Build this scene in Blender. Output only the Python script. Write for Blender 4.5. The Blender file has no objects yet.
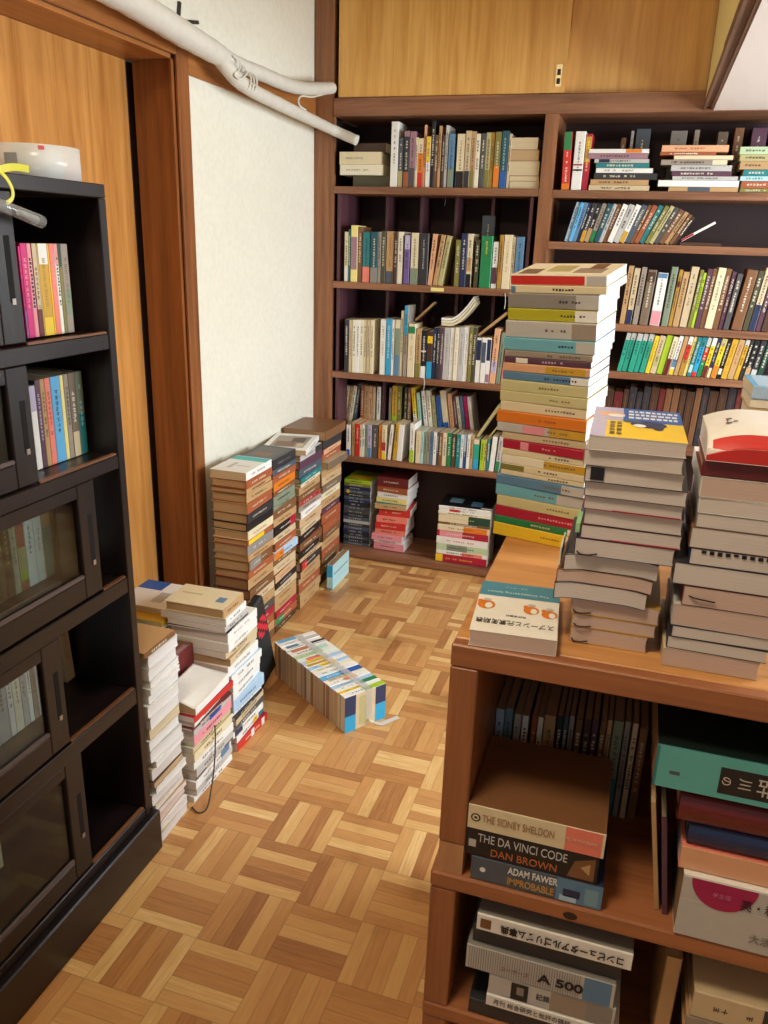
import bpy, math, random
from mathutils import Matrix, Vector
R = random.Random(7)
sc = bpy.context.scene
col = sc.collection
rad = math.radians

# ------------------------------------------------------------------ camera
CZ = 1.335
F = 795.7
_r = Vector((0.318802, 0.300483, 0.0814178))
_t = _r.length
_B = Matrix(((1, 0, 0), (0, 0, -1), (0, 1, 0)))
MC = Matrix.Rotation(_t, 3, _r.normalized()) @ _B       # world -> camera (x right, y down, z forward)
EYE = Vector((0, 0, CZ))
cam = bpy.data.cameras.new('camera')
cam.sensor_fit = 'VERTICAL'; cam.sensor_height = 36.0
cam.lens = F / 1024 * 36.0
cam.clip_start = 0.02
co = bpy.data.objects.new('camera', cam); col.objects.link(co)
m4 = Matrix((MC[0], -MC[1], -MC[2])).transposed().to_4x4()
m4.translation = EYE
co.matrix_world = m4
sc.camera = co
sc.view_settings.view_transform = 'Standard'
sc.view_settings.look = 'None'
sc.view_settings.gamma = 1.0
sc.view_settings.use_curve_mapping = False
sc.view_settings.exposure = 0.0

def ray(u, v): return MC.transposed() @ Vector(((u - 384) / F, (v - 512) / F, 1.0))
def onx(u, v, x): d = ray(u, v); return EYE + d * (x / d.x)
def ony(u, v, y): d = ray(u, v); return EYE + d * (y / d.y)
def onz(u, v, z): d = ray(u, v); return EYE + d * ((z - CZ) / d.z)
def uv_of(p):
    c = MC @ (Vector(p) - EYE); return 384 + F * c.x / c.z, 512 + F * c.y / c.z
def xat(u, y, z):                       # x on the line (y, z) seen at column u
    a, b = -4.0, 4.0
    for _ in range(50):
        m = (a + b) / 2
        if uv_of((m, y, z))[0] < u: a = m
        else: b = m
    return (a + b) / 2
def zat(v, x, y):                       # z on the vertical (x, y) seen at row v
    a, b = -1.0, 3.0
    for _ in range(50):
        m = (a + b) / 2
        if uv_of((x, y, m))[1] > v: a = m
        else: b = m
    return (a + b) / 2

# ------------------------------------------------------------------ colours and materials
PAL = {
 'white': (236, 234, 228), 'cream': (226, 212, 176), 'pale cream': (236, 228, 204), 'beige': (206, 186, 150), 'tan': (188, 150, 104),
 'pale tan': (204, 172, 132), 'brown': (124, 84, 54), 'dark brown': (74, 50, 36), 'rust': (164, 88, 54), 'orange': (222, 124, 34), 'peach': (226, 170, 130),
 'red': (206, 48, 40), 'crimson': (172, 26, 54), 'maroon': (104, 32, 34), 'petrol': (70, 138, 162), 'bottle green': (15, 32, 29), 'chartreuse': (180, 174, 40), 'sky teal': (112, 178, 196), 'sand': (204, 196, 146), 'pink': (232, 150, 160), 'magenta': (214, 30, 120), 'salmon': (236, 130, 112),
 'yellow': (238, 200, 44), 'mustard': (204, 158, 44), 'pale yellow': (240, 222, 140), 'ochre': (176, 132, 52), 'lime': (168, 200, 44), 'olive': (128, 122, 60),
 'dark olive': (76, 72, 50), 'khaki': (184, 174, 122), 'green': (34, 128, 76), 'dark green': (30, 70, 54), 'pale green': (188, 208, 168), 'mint': (176, 220, 206),
 'teal': (38, 124, 128), 'sea green': (44, 160, 134), 'pale teal': (176, 216, 218), 'turquoise': (28, 182, 178), 'dark teal': (30, 82, 96), 'cyan': (44, 160, 206),
 'sky blue': (96, 176, 226), 'pale blue': (174, 204, 230), 'blue': (38, 92, 168), 'steel blue': (92, 132, 166), 'dusty blue': (118, 156, 172), 'slate': (78, 88, 100), 'navy': (34, 46, 84),
 'black': (24, 24, 28), 'charcoal': (48, 48, 54), 'dark grey': (80, 78, 78), 'grey': (140, 136, 130), 'pale grey': (190, 188, 184), 'warm grey': (156, 142, 128),
 'lilac': (186, 176, 204), 'purple': (112, 88, 150), 'plum': (92, 58, 76), 'mauve': (160, 120, 134), 'grey green': (130, 142, 120), 'grey brown': (122, 104, 86),
}
def lin(c):
    return tuple((x / 255 / 12.92) if x / 255 <= 0.04045 else ((x / 255 + 0.055) / 1.055) ** 2.4 for x in c)
_mats = {}
def nodes(name):
    m = bpy.data.materials.new(name); m.use_nodes = True
    nt = m.node_tree; b = nt.nodes['Principled BSDF']
    return m, nt, b
def N(nt, t, **kw):
    n = nt.nodes.new(t)
    for k, v in kw.items():
        if k.startswith('i_'):
            n.inputs[int(k[2:]) if k[2:].isdigit() else k[2:]].default_value = v
        else: setattr(n, k, v)
    return n
def paint(rgb, rough=0.5, var=0.10, scale=40.0, coat=0.0, metal=0.0, bump=0.0, name='paint'):
    """A slightly mottled plain surface."""
    key = (name, rgb, rough, var, scale, coat, metal, bump)
    if key in _mats: return _mats[key]
    m, nt, b = nodes(name)
    c = lin(rgb)
    tc = N(nt, 'ShaderNodeTexCoord')
    no = N(nt, 'ShaderNodeTexNoise'); no.inputs['Scale'].default_value = scale; no.inputs['Detail'].default_value = 3
    nt.links.new(tc.outputs['Object'], no.inputs['Vector'])
    mx = N(nt, 'ShaderNodeMix', data_type='RGBA')
    mx.inputs[6].default_value = (*[x * (1 - var) for x in c], 1); mx.inputs[7].default_value = (*[min(1, x * (1 + var)) for x in c], 1)
    nt.links.new(no.outputs['Fac'], mx.inputs[0]); nt.links.new(mx.outputs[2], b.inputs['Base Color'])
    b.inputs['Roughness'].default_value = rough; b.inputs['Metallic'].default_value = metal
    b.inputs['Coat Weight'].default_value = coat
    if bump:
        bp = N(nt, 'ShaderNodeBump'); bp.inputs['Strength'].default_value = bump; bp.inputs['Distance'].default_value = 0.004
        nt.links.new(no.outputs['Fac'], bp.inputs['Height']); nt.links.new(bp.outputs[0], b.inputs['Normal'])
    _mats[key] = m
    return m
def cover_mat(c):
    rgb = PAL[c] if isinstance(c, str) else c
    return paint(rgb, 0.42, 0.06, 60.0, name='cover')
def page_mat(kind):
    """Page edges: fine lines along the thickness (local x) of the book."""
    key = ('pages', kind)
    if key in _mats: return _mats[key]
    rgb = {'white': (232, 228, 222), 'cream': (214, 196, 160), 'tan': (196, 164, 122), 'brown': (158, 122, 86), 'grey': (222, 213, 206), 'rose': (214, 188, 174)}[kind]
    m, nt, b = nodes('page_edges')
    c = lin(rgb)
    tc = N(nt, 'ShaderNodeTexCoord')
    mp = N(nt, 'ShaderNodeMapping'); mp.inputs['Scale'].default_value = (1900, 6, 6)
    nt.links.new(tc.outputs['Object'], mp.inputs[0])
    no = N(nt, 'ShaderNodeTexNoise'); no.inputs['Scale'].default_value = 1.0; no.inputs['Detail'].default_value = 2
    nt.links.new(mp.outputs[0], no.inputs['Vector'])
    mx = N(nt, 'ShaderNodeMix', data_type='RGBA')
    mx.inputs[6].default_value = (*[x * 0.72 for x in c], 1); mx.inputs[7].default_value = (*[min(1, x * 1.12) for x in c], 1)
    nt.links.new(no.outputs['Fac'], mx.inputs[0]); nt.links.new(mx.outputs[2], b.inputs['Base Color'])
    b.inputs['Roughness'].default_value = 0.85
    bp = N(nt, 'ShaderNodeBump'); bp.inputs['Strength'].default_value = 0.25; bp.inputs['Distance'].default_value = 0.001
    nt.links.new(no.outputs['Fac'], bp.inputs['Height']); nt.links.new(bp.outputs[0], b.inputs['Normal'])
    _mats[key] = m
    return m
def wood(rgb1, rgb2, axis='z', rough=0.4, scale=1.0, coat=0.0, knots=0.0, name='wood'):
    key = ('wood', rgb1, rgb2, axis, rough, scale, coat, knots)
    if key in _mats: return _mats[key]
    m, nt, b = nodes(name)
    tc = N(nt, 'ShaderNodeTexCoord')
    mp = N(nt, 'ShaderNodeMapping')
    s = [22 * scale] * 3; s['xyz'.index(axis)] = 1.1 * scale
    mp.inputs['Scale'].default_value = s
    nt.links.new(tc.outputs['Object'], mp.inputs[0])
    n1 = N(nt, 'ShaderNodeTexNoise'); n1.inputs['Scale'].default_value = 1.6; n1.inputs['Detail'].default_value = 6; n1.inputs['Distortion'].default_value = 0.5
    nt.links.new(mp.outputs[0], n1.inputs['Vector'])
    n2 = N(nt, 'ShaderNodeTexNoise'); n2.inputs['Scale'].default_value = 9.0; n2.inputs['Detail'].default_value = 3
    nt.links.new(mp.outputs[0], n2.inputs['Vector'])
    ad = N(nt, 'ShaderNodeMath', operation='MULTIPLY_ADD'); ad.inputs[1].default_value = 0.35
    nt.links.new(n2.outputs['Fac'], ad.inputs[0]); nt.links.new(n1.outputs['Fac'], ad.inputs[2])
    cr = N(nt, 'ShaderNodeValToRGB')
    cr.color_ramp.elements[0].position = 0.45; cr.color_ramp.elements[0].color = (*lin(rgb1), 1)
    cr.color_ramp.elements[1].position = 0.85; cr.color_ramp.elements[1].color = (*lin(rgb2), 1)
    nt.links.new(ad.outputs[0], cr.inputs[0])
    out = cr.outputs[0]
    if knots:
        vo = N(nt, 'ShaderNodeTexVoronoi'); vo.inputs['Scale'].default_value = 4.2
        mp2 = N(nt, 'ShaderNodeMapping'); mp2.inputs['Scale'].default_value = (0.6, 1, 1)
        nt.links.new(tc.outputs['Object'], mp2.inputs[0]); nt.links.new(mp2.outputs[0], vo.inputs['Vector'])
        c2 = N(nt, 'ShaderNodeValToRGB')
        c2.color_ramp.elements[0].position = 0.045; c2.color_ramp.elements[0].color = (0.12, 0.09, 0.07, 1)
        c2.color_ramp.elements[1].position = 0.075; c2.color_ramp.elements[1].color = (1, 1, 1, 1)
        nt.links.new(vo.outputs['Distance'], c2.inputs[0])
        mu = N(nt, 'ShaderNodeMix', data_type='RGBA', blend_type='MULTIPLY'); mu.inputs[0].default_value = knots
        nt.links.new(out, mu.inputs[6]); nt.links.new(c2.outputs[0], mu.inputs[7]); out = mu.outputs[2]
    nt.links.new(out, b.inputs['Base Color'])
    b.inputs['Roughness'].default_value = rough; b.inputs['Coat Weight'].default_value = coat
    bp = N(nt, 'ShaderNodeBump'); bp.inputs['Strength'].default_value = 0.12; bp.inputs['Distance'].default_value = 0.002
    nt.links.new(ad.outputs[0], bp.inputs['Height']); nt.links.new(bp.outputs[0], b.inputs['Normal'])
    _mats[key] = m
    return m
def glassy(name, tint, gloss=0.12, rough=0.03, white=0.0):
    key = (name, tint, gloss, rough, white)
    if key in _mats: return _mats[key]
    m, nt, b = nodes(name)
    nt.nodes.remove(b)
    out = nt.nodes['Material Output']
    tr = N(nt, 'ShaderNodeBsdfTransparent'); tr.inputs[0].default_value = (*tint, 1)
    gl = N(nt, 'ShaderNodeBsdfGlossy'); gl.inputs['Roughness'].default_value = rough
    fr = N(nt, 'ShaderNodeLayerWeight'); fr.inputs[0].default_value = 0.5
    pw = N(nt, 'ShaderNodeMath', operation='POWER'); pw.inputs[1].default_value = 4.0
    nt.links.new(fr.outputs['Facing'], pw.inputs[0])
    mp = N(nt, 'ShaderNodeMath', operation='MULTIPLY_ADD'); mp.inputs[1].default_value = 0.6; mp.inputs[2].default_value = gloss * 0.4
    nt.links.new(pw.outputs[0], mp.inputs[0])
    mx = N(nt, 'ShaderNodeMixShader')
    nt.links.new(mp.outputs[0], mx.inputs[0]); nt.links.new(tr.outputs[0], mx.inputs[1]); nt.links.new(gl.outputs[0], mx.inputs[2])
    last = mx
    if white:
        df = N(nt, 'ShaderNodeBsdfDiffuse'); df.inputs[0].default_value = (0.85, 0.86, 0.86, 1)
        m2 = N(nt, 'ShaderNodeMixShader'); m2.inputs[0].default_value = white
        nt.links.new(mx.outputs[0], m2.inputs[1]); nt.links.new(df.outputs[0], m2.inputs[2]); last = m2
    nt.links.new(last.outputs[0], out.inputs[0])
    _mats[key] = m
    return m

# ------------------------------------------------------------------ mesh helpers
class MB:
    def __init__(s): s.v = []; s.f = []; s.m = []; s.mats = []; s.sm = []
    def mi(s, m):
        if m not in s.mats: s.mats.append(m)
        return s.mats.index(m)
    def face(s, pts, m, smooth=False):
        b = len(s.v); s.v += [tuple(p) for p in pts]; s.f.append(tuple(range(b, b + len(pts)))); s.m.append(s.mi(m)); s.sm.append(smooth)
    def box(s, lo, hi, m, bev=0.0):
        x0, y0, z0 = lo; x1, y1, z1 = hi
        k = s.mi(m); b = len(s.v)
        if bev <= 0:
            s.v += [(x0, y0, z0), (x1, y0, z0), (x1, y1, z0), (x0, y1, z0), (x0, y0, z1), (x1, y0, z1), (x1, y1, z1), (x0, y1, z1)]
            for q in ((0, 3, 2, 1), (4, 5, 6, 7), (0, 1, 5, 4), (1, 2, 6, 5), (2, 3, 7, 6), (3, 0, 4, 7)):
                s.f.append(tuple(b + i for i in q)); s.m.append(k); s.sm.append(False)
            return
        e = min(bev, (x1 - x0) * .45, (y1 - y0) * .45, (z1 - z0) * .45)
        # chamfered box: 24 verts
        idx = {}
        for sx in (0, 1):
            for sy in (0, 1):
                for sz in (0, 1):
                    X, Y, Z = (x0, x1)[sx], (y0, y1)[sy], (z0, z1)[sz]
                    ix, iy, iz = X + (e if sx == 0 else -e), Y + (e if sy == 0 else -e), Z + (e if sz == 0 else -e)
                    for ax, p in (('x', (X, iy, iz)), ('y', (ix, Y, iz)), ('z', (ix, iy, Z))):
                        idx[(sx, sy, sz, ax)] = len(s.v); s.v.append(p)
        def add(q):
            s.f.append(tuple(q)); s.m.append(k); s.sm.append(False)
        I = lambda *a: idx[a]
        for sx in (0, 1):
            q = [I(sx, 0, 0, 'x'), I(sx, 1, 0, 'x'), I(sx, 1, 1, 'x'), I(sx, 0, 1, 'x')]; add(q if sx else q[::-1])
        for sy in (0, 1):
            q = [I(0, sy, 0, 'y'), I(1, sy, 0, 'y'), I(1, sy, 1, 'y'), I(0, sy, 1, 'y')]; add(q[::-1] if sy else q)
        for sz in (0, 1):
            q = [I(0, 0, sz, 'z'), I(1, 0, sz, 'z'), I(1, 1, sz, 'z'), I(0, 1, sz, 'z')]; add(q if sz else q[::-1])
        for sx in (0, 1):
            for sy in (0, 1):
                q = [I(sx, sy, 0, 'x'), I(sx, sy, 0, 'y'), I(sx, sy, 1, 'y'), I(sx, sy, 1, 'x')]; add(q if (sx == sy) == False else q[::-1])
            for sz in (0, 1):
                q = [I(sx, 0, sz, 'x'), I(sx, 1, sz, 'x'), I(sx, 1, sz, 'z'), I(sx, 0, sz, 'z')]; add(q if sx == sz else q[::-1])
        for sy in (0, 1):
            for sz in (0, 1):
                q = [I(0, sy, sz, 'y'), I(1, sy, sz, 'y'), I(1, sy, sz, 'z'), I(0, sy, sz, 'z')]; add(q if sy != sz else q[::-1])
        for sx in (0, 1):
            for sy in (0, 1):
                for sz in (0, 1):
                    q = [I(sx, sy, sz, 'x'), I(sx, sy, sz, 'y'), I(sx, sy, sz, 'z')]; add(q if (sx + sy + sz) % 2 else q[::-1])
    def prism(s, poly, z0, z1, m, axis='z'):
        """poly: (a, b) points counter-clockwise; extruded along axis."""
        k = s.mi(m); b = len(s.v); n = len(poly)
        f = {'z': lambda p, h: (p[0], p[1], h), 'y': lambda p, h: (p[0], h, p[1]), 'x': lambda p, h: (h, p[0], p[1])}[axis]
        s.v += [f(p, z0) for p in poly] + [f(p, z1) for p in poly]
        for i in range(n):
            j = (i + 1) % n
            s.f.append((b + i, b + j, b + n + j, b + n + i)); s.m.append(k); s.sm.append(False)
        s.f.append(tuple(range(b + n - 1, b - 1, -1))); s.m.append(k); s.sm.append(False)
        s.f.append(tuple(range(b + n, b + 2 * n))); s.m.append(k); s.sm.append(False)
    def tube(s, pts, radii, m, n=12, cap=True, wob=0.0):
        k = s.mi(m); P = [Vector(p) for p in pts]
        if not isinstance(radii, (list, tuple)): radii = [radii] * len(P)
        rings = []; up = Vector((0.13, 0.2, 0.97)).normalized()
        for i, p in enumerate(P):
            t = (P[min(i + 1, len(P) - 1)] - P[max(i - 1, 0)]).normalized()
            a = t.cross(up)
            if a.length < 1e-3: a = t.cross(Vector((1, 0, 0)))
            a.normalize(); c = a.cross(t)
            b = len(s.v); rings.append(b)
            for j in range(n):
                q = 2 * math.pi * j / n; rr = radii[i] * (1 + wob * (R.random() - .5))
                s.v.append(tuple(p + (a * math.cos(q) + c * math.sin(q)) * rr))
        for i in range(len(P) - 1):
            for j in range(n):
                s.f.append((rings[i] + j, rings[i] + (j + 1) % n, rings[i + 1] + (j + 1) % n, rings[i + 1] + j)); s.m.append(k); s.sm.append(True)
        if cap:
            s.f.append(tuple(rings[0] + j for j in range(n))[::-1]); s.m.append(k); s.sm.append(False)
            s.f.append(tuple(rings[-1] + j for j in range(n))); s.m.append(k); s.sm.append(False)
    def build(s, name, parent=None, mw=None):
        me = bpy.data.meshes.new(name)
        me.from_pydata(s.v, [], s.f)
        for m in s.mats: me.materials.append(m)
        me.polygons.foreach_set('material_index', s.m)
        me.polygons.foreach_set('use_smooth', s.sm)
        me.update()
        import bmesh
        bm = bmesh.new(); bm.from_mesh(me)
        bmesh.ops.recalc_face_normals(bm, faces=bm.faces)
        bm.to_mesh(me); bm.free()
        o = bpy.data.objects.new(name, me); col.objects.link(o)
        if parent is not None: o.parent = parent
        if mw is not None: o.matrix_world = mw if parent is None else mw
        return o
def smooth_curve(pts, k=6):
    P = [Vector(p) for p in pts]; out = []
    for i in range(len(P) - 1):
        a, b, c, d = P[max(i - 1, 0)], P[i], P[i + 1], P[min(i + 2, len(P) - 1)]
        for j in range(k):
            t = j / k
            out.append(0.5 * ((2 * b) + (c - a) * t + (2 * a - 5 * b + 4 * c - d) * t * t + (3 * b - a - 3 * c + d) * t ** 3))
    out.append(P[-1]); return out
def tag(o, label, cat, group=None):
    n = len([w for w in label.replace(',', ' ').split() if w[0].isalnum()])
    if n > 16: print('LONG', n, label)
    o['label'] = label; o['category'] = cat
    if group: o['group'] = group
    return o
def empty(name, loc=(0, 0, 0)):
    o = bpy.data.objects.new(name, None); o.empty_display_size = 0.05; o.location = loc; col.objects.link(o); return o
def struct(o): o['kind'] = 'structure'; return o
def boxobj(name, lo, hi, m, parent=None, bev=0.0):
    b = MB(); b.box(lo, hi, m, bev); return b.build(name, parent)
def text_part(name, s, size, mw, rgb, parent, align='LEFT', stretch=1.0, bold=0.0):
    cu = bpy.data.curves.new(name, 'FONT'); cu.body = s; cu.size = size; cu.align_x = align; cu.align_y = 'CENTER'
    cu.extrude = 0.00015; cu.offset = bold
    t = bpy.data.objects.new(name, cu); col.objects.link(t)
    dg = bpy.context.evaluated_depsgraph_get()
    me = bpy.data.meshes.new_from_object(t.evaluated_get(dg))
    bpy.data.objects.remove(t); bpy.data.curves.remove(cu)
    me.materials.clear(); me.materials.append(paint(rgb, 0.5, 0.03, name='print'))
    o = bpy.data.objects.new(name, me); col.objects.link(o)
    o.parent = parent
    o.matrix_basis = MW[parent.name].inverted() @ mw @ Matrix.Diagonal((stretch, 1, 1, 1))
    return o
def frame(o, ex, ey, ez):
    m = Matrix((ex, ey, ez)).transposed().to_4x4(); m.translation = Vector(o); return m

MW = {}
# ------------------------------------------------------------------ books
ORD = ['', 'first', 'second', 'third', 'fourth', 'fifth', 'sixth', 'seventh', 'eighth', 'ninth', 'tenth', 'eleventh', 'twelfth', 'thirteenth', 'fourteenth', 'fifteenth',
       'sixteenth', 'seventeenth', 'eighteenth', 'nineteenth', 'twentieth'] + ['twenty-' + x for x in ('first', 'second', 'third', 'fourth', 'fifth', 'sixth', 'seventh', 'eighth', 'ninth')] + \
      ['thirtieth'] + ['thirty-' + x for x in ('first', 'second', 'third', 'fourth', 'fifth', 'sixth', 'seventh', 'eighth', 'ninth')] + ['fortieth']
KIND = {'p': ('paperback', 'paperback', 'book'), 'h': ('hardback_book', 'hardback', 'book'), 'm': ('magazine', 'magazine', 'magazine'), 's': ('slipcase', 'slipcase', 'slipcase')}
def book(kind, w, h, d, cov, mw, label=None, group=None, spine=None, pages='cream', bands=(), title=None, cover=(), back=(), tz=(0.3, 0.85), bend=None, cat=None, gs=0.0085, art_faces=(), rnd=0.0):
    """x: thickness 0..w, y: spine 0 -> fore-edge d, z: foot 0 -> head h.  cover: art on the x = w board, back: on the x = 0 board, (y0, y1, z0, z1, colour) as fractions."""
    hard = kind in 'hs'
    c = 0.0022 if hard else 0.0006
    c = min(c, w * 0.2)
    M = cover_mat(cov); S = cover_mat(spine or cov)
    b = MB()
    e = min(0.0016, w * 0.12) if hard else min(0.0008, w * 0.1)
    if bend is None:
        poly = [(0, e), (e, 0), (w - e, 0), (w, e), (w, d), (w - c, d), (w - c, c * 1.5), (c, c * 1.5), (c, d), (0, d)]
        if rnd:
            arc = [(w / 2 - w / 2 * math.cos(math.pi * q / 10), rnd * (1 - math.sin(math.pi * q / 10))) for q in range(11)]
            rb = MB(); rb.prism(arc + [(w, rnd + .0006), (0, rnd + .0006)], 0.0004, h - 0.0004, paint(PAL[spine or cov], 0.28, 0.12, 25, name='leather'))
            poly = [(0, rnd + e), (e, rnd + .0008), (w - e, rnd + .0008), (w, rnd + e), (w, d), (w - c, d), (w - c, rnd + c * 1.5), (c, rnd + c * 1.5), (c, d), (0, d)]
        k = len(b.v); n = len(poly)
        b.v += [(p[0], p[1], 0) for p in poly] + [(p[0], p[1], h) for p in poly]
        mi, si = b.mi(M), b.mi(S)
        for i in range(n):
            j = (i + 1) % n
            b.f.append((k + i, k + j, k + n + j, k + n + i)); b.m.append(si if i in (0, 1, 2) else mi); b.sm.append(False)
        for q in ((0, 1, 7, 8, 9), (1, 2, 6, 7), (2, 3, 4, 5, 6)):
            b.f.append(tuple(k + i for i in q[::-1])); b.m.append(mi); b.sm.append(False)
            b.f.append(tuple(k + n + i for i in q)); b.m.append(mi); b.sm.append(False)
        off = 0.00018
        def sq(x0, x1, z0, z1, cc, o=off):
            b.face([(x0, -o, z0), (x1, -o, z0), (x1, -o, z1), (x0, -o, z1)], cover_mat(cc))
        for z0, z1, cc in bands:
            sq(e, w - e, z0 * h, z1 * h, cc)
        if title:
            z = tz[1] * h; g = min(w * 0.55, gs)
            while z - g > tz[0] * h:
                gh = g * R.uniform(0.75, 1.05)
                if R.random() < 0.88:
                    x0 = w / 2 - g / 2; q = R.random()
                    if g > 0.0055:
                        st = g * 0.17
                        for zz in (0.12, 0.45, 0.8):
                            if R.random() < 0.8: sq(x0 + g * R.uniform(0, .2), x0 + g * R.uniform(.75, 1), z - gh * (zz + .15), z - gh * zz, title, off * 2)
                        xx = x0 + g * R.uniform(.25, .6); sq(xx, xx + st, z - gh * .92, z - gh * .05, title, off * 2.3)
                    else:
                        sq(x0 + g * R.uniform(0, .25), x0 + g * R.uniform(.7, 1), z - gh * 0.85, z, title, off * 2)
                z -= g * 1.18
        for arts, X, sg in ((cover, w, 1), (back, 0.0, -1)):
            for q, (y0, y1, z0, z1, cc) in enumerate(arts):
                o = X + sg * off * (1 + q * 0.5)
                b.face([(o, y0 * d, z0 * h), (o, y1 * d, z0 * h), (o, y1 * d, z1 * h), (o, y0 * d, z1 * h)], cover_mat(cc))
        o = b.build('pocket_paperback' if kind == 'p' and h < 0.158 else KIND[kind][0])
        o.matrix_world = mw; MW[o.name] = mw.copy()
        if kind != 's':
            ins = 0.003 if hard else 0.0004
            pb = MB(); fd = d - (0.004 if hard else 0.0006)
            g = 0.0001
            # the fore-edge of a bound book is a little hollow
            if rnd: q_ = rb.build('rounded_spine'); q_.parent = o
            poly = [(c + g, rnd + c * 1.5 + g), (w - c - g, rnd + c * 1.5 + g), (w - c - g, fd), (w * .7, fd - min(.0012, w * .05)), (w * .3, fd - min(.0012, w * .05)), (c + g, fd)]
            pb.prism(poly, ins, h - ins, page_mat(pages))
        else:
            pb = MB(); pb.box((c, c * 1.5 + 0.0002, 0.0002), (w - c, d - 0.002, h - 0.0002), page_mat('brown'))
        p = pb.build('page_block' if kind != 's' else 'book_inside')
        p.parent = o
    else:
        # a curled soft book: bend(y, z) gives the offset of the sheet along x
        ny, nz = (48, 28) if art_faces else (24, 14)
        def sheet(bb, x0, x1, y0, y1, z0, z1, mat, arts=()):
            gv = []
            for x in (x0, x1):
                for i in range(ny + 1):
                    for j in range(nz + 1):
                        yy = y0 + (y1 - y0) * i / ny; zz = z0 + (z1 - z0) * j / nz
                        gv.append((x + bend(yy, zz, x), yy, zz))
            k = len(bb.v); bb.v += gv; ki = bb.mi(mat)
            I = lambda s, i, j: k + s * (ny + 1) * (nz + 1) + i * (nz + 1) + j
            for i in range(ny):
                for j in range(nz):
                    for s in (0, 1):
                        q = (I(s, i, j), I(s, i + 1, j), I(s, i + 1, j + 1), I(s, i, j + 1)); bb.f.append(q if s else q[::-1]); kk_ = ki
                        if s:
                            for ya, yb, za, zb, cc in arts:
                                if ya <= (i + .5) / ny < yb and za <= (j + .5) / nz < zb: kk_ = bb.mi(cover_mat(cc))
                        bb.m.append(kk_); bb.sm.append(True)
            for i in range(ny):
                for j in (0, nz):
                    bb.f.append((I(0, i, j), I(0, i + 1, j), I(1, i + 1, j), I(1, i, j))); bb.m.append(ki); bb.sm.append(False)
            for j in range(nz):
                for i in (0, ny):
                    bb.f.append((I(0, i, j), I(0, i, j + 1), I(1, i, j + 1), I(1, i, j))); bb.m.append(ki); bb.sm.append(False)
        sheet(b, w - c, w, 0, d, 0, h, M, art_faces); sheet(b, 0, c, 0, d, 0, h, M)
        sheet(b, c, w - c, 0, c * 1.5, 0, h, S)
        for y0, y1, z0, z1, cc in cover:
            gm = cover_mat(cc); n1, n2 = 8, 5
            for i in range(n1):
                for j in range(n2):
                    q = []
                    for a, bb_ in ((0, 0), (1, 0), (1, 1), (0, 1)):
                        yy = (y0 + (y1 - y0) * (i + a) / n1) * d; zz = (z0 + (z1 - z0) * (j + bb_) / n2) * h
                        q.append((w + bend(yy, zz, w) + 0.0012, yy, zz))
                    b.face(q, gm, True)
        o = b.build(KIND[kind][0]); o.matrix_world = mw; MW[o.name] = mw.copy()
        pb = MB(); sheet(pb, c + .0001, w - c - .0001, c * 1.5 + .0001, d - 0.0006, 0.0004, h - 0.0004, page_mat(pages))
        p = pb.build('page_block'); p.parent = o
    if label: tag(o, label, cat or KIND[kind][2], group)
    return o
def up_front(x, y, z, lean=0.0, w=0.0):
    """Upright book, spine towards -Y; leaning by `lean` degrees (tops to +X when positive)."""
    if lean >= 0:
        return Matrix.Translation((x + w, y, z)) @ Matrix.Rotation(rad(lean), 4, 'Y') @ Matrix.Translation((-w, 0, 0))
    return Matrix.Translation((x, y, z)) @ Matrix.Rotation(rad(lean), 4, 'Y')
def flat(cx, cy, z0, w, h, d, spine_deg, tilt=(0, 0), flip=False):
    """Lying book; spine_deg is the compass direction (0 = +X, -90 = -Y) its spine faces; centre cx, cy."""
    s = Vector((math.cos(rad(spine_deg)), math.sin(rad(spine_deg)), 0))
    xl = Vector((0, 0, -1 if flip else 1)); yl = -s; zl = xl.cross(yl)
    m = frame((0, 0, 0), xl, yl, zl)
    if tilt != (0, 0): m = Matrix.Rotation(rad(tilt[0]), 4, 'X') @ Matrix.Rotation(rad(tilt[1]), 4, 'Y') @ m
    c = m @ Vector((w / 2, d / 2, h / 2))
    m.translation = Vector((cx, cy, z0 + w / 2)) - c
    return m
def desc(c, bands):
    """Colour words for a book's label."""
    if bands:
        z0, z1, cc = bands[0]
        if cc != c:
            where = 'foot' if z0 < 0.1 else ('head' if z1 > 0.9 else 'band')
            return c, ' with ' + cc + ' ' + where
    return c, ''
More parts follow.
